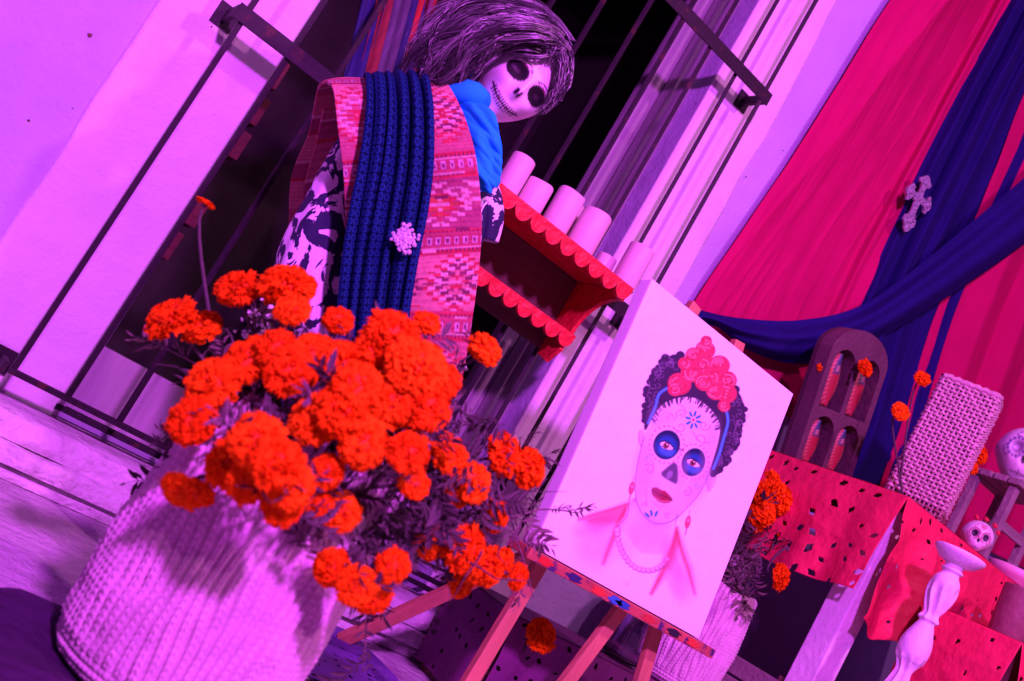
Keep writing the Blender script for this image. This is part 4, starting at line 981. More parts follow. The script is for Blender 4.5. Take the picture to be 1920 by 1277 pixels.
# folded second layer of the stole's back
rows2 = [((562, 455), (640, 460), 2.275, 2.28), ((566, 400), (640, 395), 2.27, 2.28), ((572, 340), (640, 330), 2.265, 2.28), ((592, 270), (650, 260), 2.25, 2.27), ((606, 205), (660, 200), 2.225, 2.25)]
P = rib(rows2, 80, 30); SS2 = np.linspace(-.35, -.05, 80)[:, None]*np.ones((1, 30)); TT2 = np.linspace(.1, .4, 30)[None, :]*np.ones((80, 1))
sheet('stole_fold', P, stole.data.materials[0], mq, .007, col=weave(SS2, TT2))
# --- navy shawl with a small ring weave, pleated lengthwise
def ring_mat():
    M = mat('ring_weave', (.02, .03, .14), .9, 0, 8, .3, 600, spec=.06); nt = M.node_tree; N = nt.nodes; P = N['Principled BSDF']; L = nt.links
    uvn = N.new('ShaderNodeUVMap'); vm = N.new('ShaderNodeVectorMath'); vm.operation = 'FRACTION'; L.new(uvn.outputs[0], vm.inputs[0])
    v2 = N.new('ShaderNodeVectorMath'); v2.operation = 'SUBTRACT'; v2.inputs[1].default_value = (.5, .5, 0); L.new(vm.outputs[0], v2.inputs[0])
    ln = N.new('ShaderNodeVectorMath'); ln.operation = 'LENGTH'; L.new(v2.outputs[0], ln.inputs[0])
    rp = N.new('ShaderNodeValToRGB'); e = rp.color_ramp.elements; e[0].position = 0; e[0].color = (.005, .022, .075, 1); e[1].position = 1; e[1].color = (.002, .008, .036, 1)
    for pos, c in ((.14, (.005, .022, .075)), (.20, (.002, .008, .036)), (.30, (.008, .045, .14)), (.40, (.008, .045, .14)), (.47, (.002, .008, .036))):
        q = e.new(pos); q.color = (*c, 1)
    L.new(ln.outputs['Value'], rp.inputs[0]); L.new(rp.outputs[0], P.inputs['Base Color']); return M
rows = [((690, 330), (800, 330), 2.312, 2.322), ((684, 240), (800, 240), 2.292, 2.302), ((682, 165), (800, 160), 2.222, 2.232), ((682, 138), (798, 136), 2.152, 2.162), ((686, 150), (806, 155), 2.072, 2.082), ((686, 210), (813, 215), 2.027, 2.032), ((674, 300), (813, 310), 2.012, 2.017), ((656, 390), (803, 395), 2.002, 2.012), ((643, 470), (788, 470), 1.997, 2.012), ((634, 550), (774, 550), 1.997, 2.012), ((630, 620), (762, 630), 2.002, 2.012), ((640, 700), (745, 710), 2.002, 2.017)]
n, k = 240, 200
P = rib(rows, n, k); N_ = normals(P); T, S = np.meshgrid(np.linspace(0, 1, k), np.linspace(0, 1, n)); D_ = np.zeros_like(T)
for (c, w_, a_) in ((.06, .03, .4), (.13, .025, -.7), (.22, .05, .5), (.30, .025, -.8), (.38, .05, .5), (.47, .05, -.9), (.55, .07, .8), (.66, .035, -1.2), (.76, .06, .8), (.85, .03, -1.1), (.93, .05, .6)):
    cc = c+.02*np.sin(S*6+c*20); D_ += a_*np.exp(-((T-cc)/w_)**2)*np.clip((S-.2)*4, .25, 1)
P -= N_*(.014*D_+.0025*vnoise(P, 25, 4))[..., None]
sheet('shawl', P, ring_mat(), mq, .003, uv=np.stack([T*15, S*58], -1))
# --- bright blue neck scarf
blue = mat('bright_blue_cotton', (.012, .42, .80), .95, .12, 20, .3, 300, spec=.05)
rows = [((846, 166), (905, 178), 2.135, 2.13), ((858, 200), (925, 212), 2.10, 2.10), ((876, 245), (938, 258), 2.085, 2.09), ((886, 295), (942, 300), 2.085, 2.095), ((896, 340), (936, 336), 2.09, 2.10), ((900, 358), (930, 350), 2.10, 2.11)]
P = rib(rows, 110, 60); N_ = normals(P); T, S = np.meshgrid(np.linspace(0, 1, 60), np.linspace(0, 1, 110))
P -= N_*(.012*np.sin(np.pi*T)+.019*vnoise(np.stack([S*9-T*2.2, T*2+S*1.5, S*0], -1), 1, 6)+.009*vnoise(np.stack([S*20-T*5, T*3, S*0], -1), 1, 8))[..., None]
sheet('neck_scarf', P, blue, mq, .004)
pts = []
for t in np.linspace(0, 2*math.pi, 26): pts.append(W(878+6*math.sin(t), 196, 2.185)+.075*math.cos(t)*BR+.072*math.sin(t)*BF+(.014*math.cos(t)+.008*math.sin(3*t))*BU)
mb = MB(); mb.tube(pts, [.024+.005*math.sin(i*1.7) for i in range(26)], 12, False); o = mb.build('neck_scarf', blue, mq, True)
# --- crystal brooch on the shawl
bc = W(760, 447, 1.975); mb = MB(); rgb_ = np.random.default_rng(5)
for (ux, uz, r_) in [(0, 0, .0075)]+[((.005+.024*(q/46))*math.cos(q*2.4)*(1.15-.45*abs(math.sin(q*2.4))), (.005+.024*(q/46))*math.sin(q*2.4)*(1.15-.4*abs(math.cos(q*2.4))), .0035+.003*rgb_.random()) for q in range(46)]:
    c = bc+ux*CR+uz*CU-_f*.004*rgb_.random(); bm = bmesh.new(); bmesh.ops.create_icosphere(bm, subdivisions=1, radius=r_); Rb = np.linalg.qr(rgb_.normal(0, 1, (3, 3)))[0]
    mb.add(np.array([v.co[:] for v in bm.verts]) @ Rb+c, [[v.index for v in f.verts] for f in bm.faces]) if (bm.verts.index_update() is None) else None; bm.free()
mb.build('brooch', mat('crystal', (.80, .76, .80), .12, .3, 200, metallic=.35, spec=.9), mq)
# --- wig
def wig():
    rg = np.random.default_rng(11); V = []; Fc = []; Cl = []; nv = 0
    inner = smooth_curve([(1048, 90, 2.10), (1024, 98, 2.085), (985, 88, 2.085), (942, 94, 2.09), (904, 114, 2.10), (872, 142, 2.11), (840, 166, 2.12)], 40)
    mid = smooth_curve([(1052, 84, 2.10), (1020, 66, 2.06), (960, 58, 2.045), (900, 72, 2.05), (856, 100, 2.07), (822, 134, 2.09), (802, 158, 2.11)], 40)
    outer = smooth_curve([(1058, 76, 2.14), (1014, 24, 2.14), (935, 6, 2.14), (860, 24, 2.15), (808, 62, 2.16), (786, 106, 2.17), (782, 146, 2.17)], 40)
    rear = smooth_curve([(1050, 95, 2.20), (1010, 50, 2.26), (940, 35, 2.29), (880, 55, 2.29), (840, 100, 2.28), (825, 140, 2.26), (830, 165, 2.24)], 40)
    ri = smooth_curve([(1046, 92, 2.10), (1050, 120, 2.10), (1044, 155, 2.11), (1032, 182, 2.12), (1008, 208, 2.13)], 40)
    ro = smooth_curve([(1058, 76, 2.14), (1068, 112, 2.13), (1064, 150, 2.13), (1046, 184, 2.14), (1016, 212, 2.15)], 40)
    rr_ = smooth_curve([(1050, 90, 2.18), (1058, 125, 2.20), (1045, 165, 2.21), (1020, 195, 2.20), (985, 215, 2.19)], 40)
    def surf(curves, a):
        q = a*(len(curves)-1); i = min(int(q), len(curves)-2); w_ = q-i; w2 = w_*w_*(3-2*w_); return curves[i]*(1-w2)+curves[i+1]*w2
    def strand(c, wdt, colr, ln):
        nonlocal nv
        c = c[:max(6, int(40*ln))][::2]; m_ = len(c); t = np.linspace(0, 1, m_)
        wav = 2.6*np.sin(t*rg.uniform(9, 22)+rg.random()*6)*t; wav2 = 2.4*np.cos(t*rg.uniform(8, 15)+rg.random()*6)*t
        pts = np.array([W(q[0]+wav[i]+rg.normal(0, .5), q[1]+wav2[i]+rg.normal(0, .5), q[2]+.004*math.sin(t[i]*14+wav[i])) for i, q in enumerate(c)])
        tg = np.gradient(pts, axis=0); side = np.cross(tg, _f+.5*CR*rg.normal()); side /= np.linalg.norm(side, axis=1)[:, None]+1e-9
        wd = wdt*(.35+.65*np.sin(np.pi*np.clip(t*.85+.12, 0, 1)))
        A_ = pts-side*wd[:, None]; B_ = pts+side*wd[:, None]; V.append(np.stack([A_, pts-_f*wd[:, None]*.5, B_], 1).reshape(-1, 3))
        for i in range(m_-1):
            b = nv+i*3; Fc.append((b, b+1, b+4, b+3)); Fc.append((b+1, b+2, b+5, b+4))
        Cl.append(np.tile(colr, (m_*3, 1))); nv += m_*3
    tq = np.linspace(0, 1, 40)[:, None]
    for q in range(1900):
        if q % 23 == 0:
            la = rg.random()**.85; lo = rg.normal(0, 7, 2); lf = rg.normal(0, 10, 2); lp1, lp2, lfr = rg.random()*6, rg.random()*6, rg.uniform(9, 17); lz = rg.normal(.004, .010); ltone = rg.choice([.5, 1, 2.0, 4.2], p=[.28, .3, .22, .2])
        c = surf([inner, mid, outer, rear], min(max(la+rg.normal(0, .018), 0), 1)).copy()
        c[:, :2] += lo+tq*lf+rg.normal(0, 1.6, 2)+tq*rg.normal(0, 3.0, 2)+np.concatenate([np.sin(tq*lfr+lp1), np.cos(tq*lfr+lp2)], 1)*13*np.clip(tq*1.6-.15, 0, 1); c[:, 2] += lz+.008*np.sin(tq[:, 0]*lfr+lp2)+rg.normal(0, .003)
        g_ = ltone*rg.choice([.014, .03, .06, .11], p=[.34, .30, .22, .14]); strand(c, rg.uniform(.0005, .0014), np.array([g_*1.05, g_*.95, g_]), rg.uniform(.72, 1.0))
    for q in range(900):
        a = rg.random(); c = surf([ri, ro, rr_], a).copy(); c[:, :2] += rg.normal(0, 3, 2); c[:, 2] += rg.normal(0, .008)
        g_ = rg.choice([.012, .03, .08, .20], p=[.34, .28, .22, .16]); strand(c, rg.uniform(.0005, .0013), np.array([g_*1.05, g_*.95, g_]), rg.uniform(.6, 1.0))
    for q in range(110):            # fringe over the forehead
        e = np.array([rg.uniform(985, 1046), 0, 0]); e[1] = 100+.26*(e[0]-985)+rg.normal(0, 6); s_ = np.array([rg.uniform(1030, 1056), rg.uniform(78, 96)])
        c = np.array([[s_[0]+(e[0]-s_[0])*t, s_[1]+(e[1]-s_[1])*t-10*math.sin(math.pi*t), 2.085-.01*math.sin(math.pi*t)+.012*t] for t in np.linspace(0, 1, 40)])
        g_ = rg.choice([.012, .03, .07, .15]); strand(c, rg.uniform(.0008, .0016), np.array([g_*1.05, g_*.95, g_]), 1)
    for q in range(170):            # loose flyaway hairs
        c = surf([mid, outer, outer], rg.uniform(.3, 1)).copy(); tt_ = np.linspace(0, 1, 40)[:, None]
        c[:, :2] += rg.normal(0, 6, 2)+(tt_**1.5)*rg.normal(0, 26, 2)+np.array([-6, -6])*np.sin(np.pi*tt_)*rg.random()*2.2; strand(c, .0004, np.full(3, rg.choice([.03, .10, .25])), rg.uniform(.5, 1))
    hm = mat('wig_fibre', (.03, .03, .03), .32, vcol=True, spec=.6)
    hair = mesh('hair', np.concatenate(V), Fc, hm, mq, True, np.concatenate(Cl))
    C0, HR, HB, HU = HF; n, k = 40, 50         # dark cap under the strands
    th = np.linspace(.001, math.pi*.62, n)[:, None]; ph = np.linspace(0, 2*math.pi, k, endpoint=False)[None, :]
    d = np.stack([np.sin(th)*np.sin(ph), np.sin(th)*np.cos(ph), np.cos(th)*np.ones_like(ph)], -1)
    P = C0+HB*.020+HU*.012+d[..., :1]*.082*HR+d[..., 1:2]*.090*HB+d[..., 2:]*.112*HU
    mesh('hair_cap', P.reshape(-1, 3), grid_faces(n, k, True), mat('wig_cap', (.012, .01, .012), .7), hair, True)
wig()
# ------------------------------------------------------------------ round cushion and rope basket
BX, BY = .612, -1.195; BR0 = .164
BZ = .020; BH = .385
cuc = np.array([BX-.10, BY-.03, 0])
cu2 = empty('floor_cushion', cuc, 'dark velvet floor cushion under the rope basket', 'cushion')
n, k = 30, 90; P = np.zeros((n, k, 3)); a = np.linspace(0, 2*math.pi, k, endpoint=False)
for i in range(n):
    t = i/(n-1)*math.pi; rr = .245*np.sin(t)**.55*(1+.02*np.sin(a*7+1)+.012*np.sin(a*17)); z = .022-.020*np.cos(t)*(1+.0*a)
    if t > 1.5: z = z-.026*np.exp(-(np.hypot(rr*np.cos(a)-.10, rr*np.sin(a)-.03)/.17)**6)
    P[i] = np.stack([rr*np.cos(a), rr*np.sin(a), z+.004*vnoise(np.stack([rr*np.cos(a), rr*np.sin(a), a*0], -1), 9)*(t > 1.2)], 1)
mesh('cushion_cover', P.reshape(-1, 3), grid_faces(n, k, True)+[tuple(range(k))[::-1], tuple((n-1)*k+j for j in range(k))], mat('dark_velvet', (.045, .014, .06), .85, .4, 6, .35, 50, spec=.15, bump2=.5, b2scale=9), cu2, True)

bk = empty('rope_basket', (BX, BY, BZ), 'pale knitted rope basket full of orange marigolds', 'basket')
rope = mat('cotton_rope', (.60, .42, .50), .9, .14, 40, .4, 240, sheen=.2)
def rope_body(R0, Hh, NR, root, m, nm='woven_body', rows=None, bulge=.1):
    """chain-knit ribs: every rib is a column of V stitches standing proud of the wall"""
    rows = rows or int(Hh/.0105); per = 12; nz_ = rows*6; na = NR*per
    a = np.arange(na)/na*2*math.pi; z = np.linspace(0, 1, nz_); AA, ZZ = np.meshgrid(a, z)
    fr = (AA/(2*math.pi)*NR+.28*np.sin(AA*4+ZZ*5)+.22*np.sin(AA*9-ZZ*11)) % 1; s = np.abs(fr-.5)*2            # 0 at rib centre, 1 in the groove
    ph = (ZZ*rows+s*.9) % 1
    st = np.sqrt(np.clip(1-(2*ph-1)**2, 0, 1))
    d = .0115*(1-s**2.4)*(.74+.26*st)-.0035*np.exp(-(s/.14)**2)
    horiz = np.clip((.14-ZZ)/.05, 0, 1)                           # horizontal coils near the foot
    ph2 = (AA/(2*math.pi)*NR*1.6+np.floor(ZZ*rows)*.5) % 1; c2 = np.sqrt(np.clip(1-(2*((ZZ*rows) % 1)-1)**2, 0, 1)); d2 = .006*c2*(.55+.45*np.abs(np.sin(ph2*math.pi)))
    d = d*(1-horiz)+d2*horiz
    Rr = R0*(.93+bulge*np.sin(ZZ*2.6+.15)-.06*ZZ)*(1-.20*np.clip((.07-ZZ)/.07, 0, 1)**2)
    wob = vnoise(np.stack([np.cos(AA)*2, np.sin(AA)*2, ZZ*4], -1), 1.5, 3); d = d*(1+.35*vnoise(np.stack([np.cos(AA)*9, np.sin(AA)*9, ZZ*14], -1), 1, 8)); Rr = Rr*(1+.012*np.sin(AA*3+1)+.010*np.sin(AA*5+ZZ*3)+.022*wob)+d
    P = np.stack([Rr*np.cos(AA), Rr*np.sin(AA), ZZ*Hh+.006*np.sin(AA*4)*ZZ], -1)
    Fc = grid_faces(nz_, na, True)+[tuple(range(na))[::-1]]
    o = mesh(nm, P.reshape(-1, 3), Fc, m, root, True); solid(o, .006, -1); return P[-1]
top = rope_body(BR0, BH, 66, bk, rope)
# frayed rim
mb = MB(); rg = np.random.default_rng(21)
for q in range(620):
    t = rg.random()*2*math.pi; p = top[int(t/(2*math.pi)*len(top)) % len(top)]; d = np.array([math.cos(t), math.sin(t), 0]); L = rg.uniform(.02, .065)
    s_ = np.array([-math.sin(t), math.cos(t), 0])*rg.normal(0, .25)
    pts = [p-np.array([0, 0, .006])+d*.001, p+(d*.25*rg.random()+s_*.5)*L+np.array([0, 0, .5*L]), p+(d*.55*rg.random()+s_)*L+np.array([0, 0, .9*L])]
    mb.tube(pts, [.0030, .0022, .0008], 4, False)
mb.build('frayed_rim', rope, bk, True)['kind'] = 'stuff'
MB().lathe([(BR0*.80, .0), (BR0*.86, BH*.8), (.002, BH*.82)], 40).build('filling', mat('dry_moss', (.05, .035, .03), .95, .4, 40), bk)

# ------------------------------------------------------------------ marigolds
petal_m = []
for c in ((.90, .135, .003), (.93, .170, .004), (.86, .110, .003)):
    M = mat('marigold_petal', c, .8, .12, 90, spec=.06); petal_m.append(M)
    nt = M.node_tree; P_ = nt.nodes['Principled BSDF']; tr = nt.nodes.new('ShaderNodeBsdfTranslucent'); tr.inputs[0].default_value = (*c, 1); mx = nt.nodes.new('ShaderNodeMixShader'); mx.inputs[0].default_value = .35
    nt.links.new(P_.outputs[0], mx.inputs[1]); nt.links.new(tr.outputs[0], mx.inputs[2]); nt.links.new(mx.outputs[0], nt.nodes['Material Output'].inputs[0])
core_m = mat('marigold_core', (.62, .07, .003), .8); green = mat('marigold_green', (.070, .048, .050), .75, .3, 60, .2, 80); dry = mat('dry_leaf', (.16, .10, .105), .85, .35, 50, .2, 80); white_fl = mat('tiny_white_flower', (.78, .74, .74), .8)
def petal_head(seed, npet=210, flat=.78, loose=.0):
    """pompom of ruffled petals, unit radius, opening along +z"""
    rg = np.random.default_rng(seed); V = []; Fc = []; nv = 0
    lob = rg.normal(0, 1, (5, 3)); lob /= np.linalg.norm(lob, axis=1)[:, None]
    for i in range(npet):
        zt = 1-1.55*(i+.5)/npet; ph = i*2.39996+rg.normal(0, .18); rr = math.sqrt(max(0, 1-zt*zt)); d = np.array([rr*math.cos(ph), rr*math.sin(ph), zt])
        R_ = (1+.10*max(lob @ d)-.05+rg.normal(0, .06))*(1 if zt > -.2 else 1+.12*loose)
        tn = np.cross(d, [0, 0, 1.0]); tn = tn/np.linalg.norm(tn) if np.linalg.norm(tn) > 1e-3 else np.array([1., 0, 0]); up = np.cross(tn, d)
        roll = rg.normal(0, .5); s_ = tn*math.cos(roll)+up*math.sin(roll); w_ = np.cross(d, s_)
        hw = rg.uniform(.13, .20); rows_ = []
        bsg = rg.normal(.25, .8)
        for (t, wf, bd) in ((.40, .35, 0), (.80, .85, .02), (.96, 1.0, .10), (.985, .85, .24)):
            bend = bd*bsg
            for j, u_ in enumerate((-1, -.35, .35, 1)):
                ruf = .055*math.sin(j*2.4+i)*(t > .7)
                p = d*(R_*t+ruf*.6*(t > .9))+s_*(hw*wf*u_)+w_*(bend+.10*(u_*u_)*t+ruf)
                rows_.append((p[0], p[1], p[2]*flat))
        V += rows_
        for r_ in range(3):
            for j in range(3):
                b = nv+r_*4+j; Fc.append((b, b+1, b+5, b+4))
        nv += 16
    return np.array(V), Fc
HEADS = []
for sd in range(6):
    Vh, Fh = petal_head(40+sd, 200+10*(sd % 3), .72+.05*(sd % 4), .5*(sd % 2)); HEADS.append(mesh_data('marigold_petals', Vh, Fh, petal_m[sd % 3], True))
mbc = MB().lathe([(.05, -.55), (.5, -.42), (.68, -.05), (.62, .25), (.38, .48), (.05, .58)], 14); CORE = mesh_data('marigold_core', np.concatenate(mbc.V), mbc.F, core_m, True)
mbc = MB().lathe([(.07, -1.05), (.16, -.95), (.30, -.62), (.40, -.40), (.30, -.36)], 10); CALYX = mesh_data('calyx', np.concatenate(mbc.V), mbc.F, green, True)
def leaf_mesh(seed, nl=13, wide=.16):
    """feathery leaf along +x, unit length: rib and paired narrow leaflets"""
    rg = np.random.default_rng(seed); mb = MB(); rib_ = [(t, .06*math.sin(2*t), .10*t*t) for t in np.linspace(0, 1, 8)]; mb.tube(rib_, [.012*(1-.6*t) for t in np.linspace(0, 1, 8)], 4)
    for i in range(nl):
        t = min(1, .15+.85*i/(nl-1)+rg.normal(0, .03)); L = .46*math.sin(.5+2.2*t)*rg.uniform(.55, 1.25)
        for sg in ((-1, 1) if i < nl-1 else (0,)):
            b = np.array([t, .06*math.sin(2*t), .10*t*t]); d = np.array([rg.uniform(.4, 1.1), sg*.9, rg.normal(0, .45)]) if sg else np.array([1, 0, -.2]); d = d/np.linalg.norm(d)*L
            s_ = np.cross(d, [0, 0, 1]); s_ = s_/np.linalg.norm(s_)*L*wide
            q = [b, b+d*.35+s_, b+d*.7+s_*.8+np.array([0, 0, -.03]), b+d+np.array([0, 0, -.09]), b+d*.7-s_*.8+np.array([0, 0, -.03]), b+d*.35-s_, b+d*.4+np.array([0, 0, -.035]), b+d*.72+np.array([0, 0, -.06])]
            mb.add(q, [(0, 1, 6), (1, 2, 7, 6), (2, 3, 7), (7, 3, 4), (6, 7, 4, 5), (0, 6, 5)])
    return mb
LEAVES = []
for sd in range(4):
    mbl = leaf_mesh(sd, 5+sd, .10+.025*(sd % 3)); LEAVES.append(mesh_data('leaf', np.concatenate(mbl.V), mbl.F, dry if sd % 2 else green, False))
RIM = np.array([BX, BY, BZ+BH*.86])
flower_no = 0
def basis_from(z, roll):
    z = np.asarray(z, float); z = z/np.linalg.norm(z); x = np.cross(z, [.3, .5, .8]); x /= np.linalg.norm(x); y = np.cross(z, x)
    c, s = math.cos(roll), math.sin(roll); M = Matrix.Identity(3); xx, yy = x*c+y*s, y*c-x*s
    for i in range(3): M[i][0], M[i][1], M[i][2] = xx[i], yy[i], z[i]
    return M
def place(me, nm, parent, loc, M3, s):
    o = bpy.data.objects.new(nm, me); COL.objects.link(o); o.parent = parent; M = M3.to_4x4()@Matrix.Diagonal((s, s, s, 1)) if np.isscalar(s) else M3.to_4x4()@Matrix.Diagonal((*s, 1))
    M.translation = Vector([float(v) for v in loc]); o.matrix_local = M; return o
def marigold(c, r, face, root_pt, label, group, nleaf=2, stem=True, squash=1.0, leaf_s=.06):
    """one cut marigold: petals, core, calyx, stem and leaves under an Empty at the head"""
    global flower_no; k_ = flower_no; flower_no += 1; rg = np.random.default_rng(500+k_)
    e = empty('marigold', c, label, 'marigold', group); M3 = basis_from(face, rg.random()*6.28)
    sc = (r*rg.uniform(.95, 1.05), r*rg.uniform(.95, 1.05), r*squash)
    pt = place(HEADS[k_ % len(HEADS)], 'petals', e, (0, 0, 0), M3, sc); o = bpy.data.objects.new('core', CORE); COL.objects.link(o); o.parent = pt
    o = bpy.data.objects.new('calyx', CALYX); COL.objects.link(o); o.parent = pt
    if stem:
        f_ = np.asarray(face, float); f_ = f_/np.linalg.norm(f_); p0 = -f_*r*.7; p3 = np.asarray(root_pt)-np.asarray(c); p1 = p0-f_*.05; p2 = p3+np.array([0, 0, .05])
        pts = [p0*(1-t)**3+3*p1*t*(1-t)**2+3*p2*t*t*(1-t)+p3*t**3 for t in np.linspace(0, 1, 12)]
        MB().tube(pts, [.0026+.0012*t for t in np.linspace(0, 1, 12)], 6).build('stem', green, e, True)
        for q in range(nleaf):
            t = rg.uniform(.08, .6); p = pts[int(t*11)]; d = rg.normal(0, 1, 3)-_f*.5; d[2] = abs(d[2])*.4; d = d/np.linalg.norm(d)
            Mz = basis_from(np.cross(d, rg.normal(0, 1, 3)), 0); x_ = Vector(d); z_ = Vector(Mz.col[2]).normalized(); y_ = z_.cross(x_).normalized(); z_ = x_.cross(y_).normalized()
            Ml = Matrix((x_, y_, z_)).transposed(); place(LEAVES[int(rg.integers(0, 4))], 'leaf', e, p, Ml, leaf_s*rg.uniform(.7, 1.3))
    return e
FL = [(322, 596, 50, 0), (378, 614, 40, 0), (445, 542, 44, 0), (537, 535, 52, 0), (548, 582, 36, .05), (634, 601, 31, .06), (800, 606, 28, .08), (910, 655, 36, .10), (735, 628, 54, 0), (700, 660, 40, .04), (590, 668, 50, 0), (520, 655, 42, .03),
      (470, 676, 52, -.02), (400, 718, 54, -.03), (545, 700, 50, -.02), (640, 680, 46, .0), (780, 688, 60, -.02), (830, 712, 38, .02), (668, 722, 46, -.05), (740, 752, 56, -.05), (800, 765, 50, -.02), (640, 772, 54, -.08), (590, 790, 46, -.07), (360, 792, 46, -.02), (395, 770, 38, .02),
      (478, 826, 56, -.10), (432, 872, 50, -.10), (520, 872, 52, -.13), (545, 915, 44, -.13), (530, 950, 38, -.12), (465, 905, 40, -.11), (680, 832, 48, -.09), (765, 850, 44, -.04), (612, 885, 34, -.02), (340, 920, 42, -.12), (372, 925, 34, -.13),
      (840, 852, 40, .06), (890, 905, 38, .08), (945, 852, 42, .10), (992, 878, 40, .12), (860, 918, 34, .06), (930, 965, 34, .14), (775, 905, 32, .0), (640, 958, 38, -.02), (600, 945, 26, .02),
      (622, 1064, 36, -.10), (668, 1098, 40, -.10), (700, 1118, 36, -.09), (735, 1062, 34, -.04), (808, 1018, 36, .10), (872, 1030, 46, .06), (915, 1062, 42, .06), (868, 1088, 36, .08), (972, 1082, 26, .12), (945, 1055, 30, .10)]
FS = {0: 'drooping marigold at the edge of the bouquet nearest the window bars', 3: 'largest marigold at the top of the bouquet against the printed sleeve', 6: 'small marigold at the top of the bouquet in front of the woven stole', 7: 'single marigold sticking out between the stole and the window frame',
      5: 'small marigold in front of the blue shawl hem', 34: 'flattened marigold drooping over the pale basket wall', 45: 'low marigold hanging below the frayed basket rim', 52: 'marigold hanging lowest beside the easel leg', 39: 'marigold nearest the canvas edge at the side of the bouquet', 2: 'marigold beside the largest one at the top of the bouquet'}
dc = np.array([640., 830.])
for i, (px, py, rp, dz) in enumerate(FL):
    rel = (np.array([px, py])-dc)/330.; q = 1-min(1, rel @ rel)
    d = 1.485-.17*math.sqrt(max(q, 0))+dz*.8+.025*math.sin(i*2.7)-(.06 if py > 800+.3*(px-480) and px < 620 else 0); c = AD(px, py, d); r = rp/F*d*.95
    out = c-np.array([BX+.06, BY+.04, BZ+BH-.02]); out = out/np.linalg.norm(out); face = out*.9-_f*.55+np.array([0, 0, .25])
    if i in (34, 35): face = np.array([-.3, -.4, -.5])
    t = rng.random()*6.28; rp_ = RIM+np.array([.10*math.cos(t), .10*math.sin(t), -.05])
    lb = FS.get(i)
    if lb is None:
        if py > 985 and px < 780: lb = 'marigold in the low clump hanging at the basket side towards the easel'
        elif py > 985: lb = 'marigold in the clump hanging between the basket and the easel ledge'
        elif px > 820 and py > 800: lb = 'marigold in the outlying clump beside the canvas edge'
        elif px < 420 and py < 660: lb = 'second bloom of the pair nearest the window bars'
        elif px < 420: lb = 'marigold on the window side of the bouquet above the rope rim'
        elif py > 800 and px < 570: lb = 'marigold in the big clump spilling over the front of the basket wall'
        elif py > 870: lb = 'small marigold half hidden in the leaves under the main clump'
        elif px < 690 and py < 640: lb = 'marigold tucked under the largest bloom at the top'
        elif px > 690: lb = 'marigold packed in the clump before the stole hem'
        else: lb = 'marigold packed in the middle of the bouquet'
    marigold(c, r, face, rp_, lb, 'marigolds in the rope basket', 3, True, .8 if i not in (34, 35) else .6)
# withered bloom on a bare tall stem
def small_flower(px, py, rp, d, root_pt, label, face, squash=.8, grp=None, nleaf=0): return marigold(AD(px, py, d), rp/F*d, face, root_pt, label, grp, nleaf, True, squash)
small_flower(386, 381, 19, 1.72, RIM+np.array([-.05, .08, -.03]), 'flat withered marigold on a tall bare stem before the window', (0, .0, 1), .45)
# twigs with narrow leaves reaching out of the basket
def twig(pts, label, nl=7, ls=.06, seed=0, bare=False):
    rg = np.random.default_rng(seed); pts = smooth_curve(pts, 24); e = empty('leafy_twig', pts[0], label, 'twig', 'leafy twigs in the rope basket'); q = pts-pts[0]
    MB().tube(q, np.linspace(.0030, .0010, 24), 6).build('stem', dry, e, True)
    for j in range(nl):
        i = int(6+17*j/nl); d = (q[min(i+1, 23)]-q[i-1]); d = d/np.linalg.norm(d)+rg.normal(0, .75, 3); d /= np.linalg.norm(d)
        x_ = Vector(d); y_ = Vector(rg.normal(0, 1, 3)).cross(x_).normalized(); z_ = x_.cross(y_); place(LEAVES[int(rg.integers(0, 4))], 'leaf', e, q[i], Matrix((x_, y_, z_)).transposed(), ls*rg.uniform(.6, 1.3))
    return e
RB = RIM+np.array([.05, .03, .0])
twig([RB, AD(820, 980, 1.70), AD(960, 968, 1.74), AD(1020, 955, 1.78), AD(1085, 962, 1.82)], 'leafy twig reaching across the lower corner of the canvas', 8, .065, 1)
twig([RB, AD(800, 900, 1.70), AD(930, 880, 1.70), AD(1020, 870, 1.72)], 'leafy twig crossing the marigolds beside the canvas edge', 8, .06, 2)
twig([RB, AD(690, 1000, 1.56), AD(690, 1130, 1.58), AD(680, 1260, 1.60)], 'withered twig hanging down in front of the violet paper', 9, .06, 3)
twig([RB, AD(500, 760, 1.50), AD(400, 700, 1.52), AD(285, 640, 1.60)], 'withered twig sticking out towards the window bars', 7, .06, 4)
twig([RB, AD(880, 980, 1.68), AD(960, 1000, 1.70), AD(1000, 1120, 1.72)], 'leafy twig drooping beside the easel ledge', 8, .055, 5)
twig([RB, AD(640, 800, 1.46), AD(600, 730, 1.44), AD(655, 650, 1.46)], 'thin leafy twig rising through the middle of the bouquet', 9, .075, 6)
twig([RB, AD(480, 830, 1.46), AD(400, 820, 1.44), AD(380, 880, 1.43)], 'leafy twig arching over the blooms nearest the basket wall', 8, .07, 7)
twig([RB, AD(760, 880, 1.56), AD(840, 800, 1.56), AD(860, 700, 1.60)], 'leafy twig beside the stole hem', 7, .07, 8)
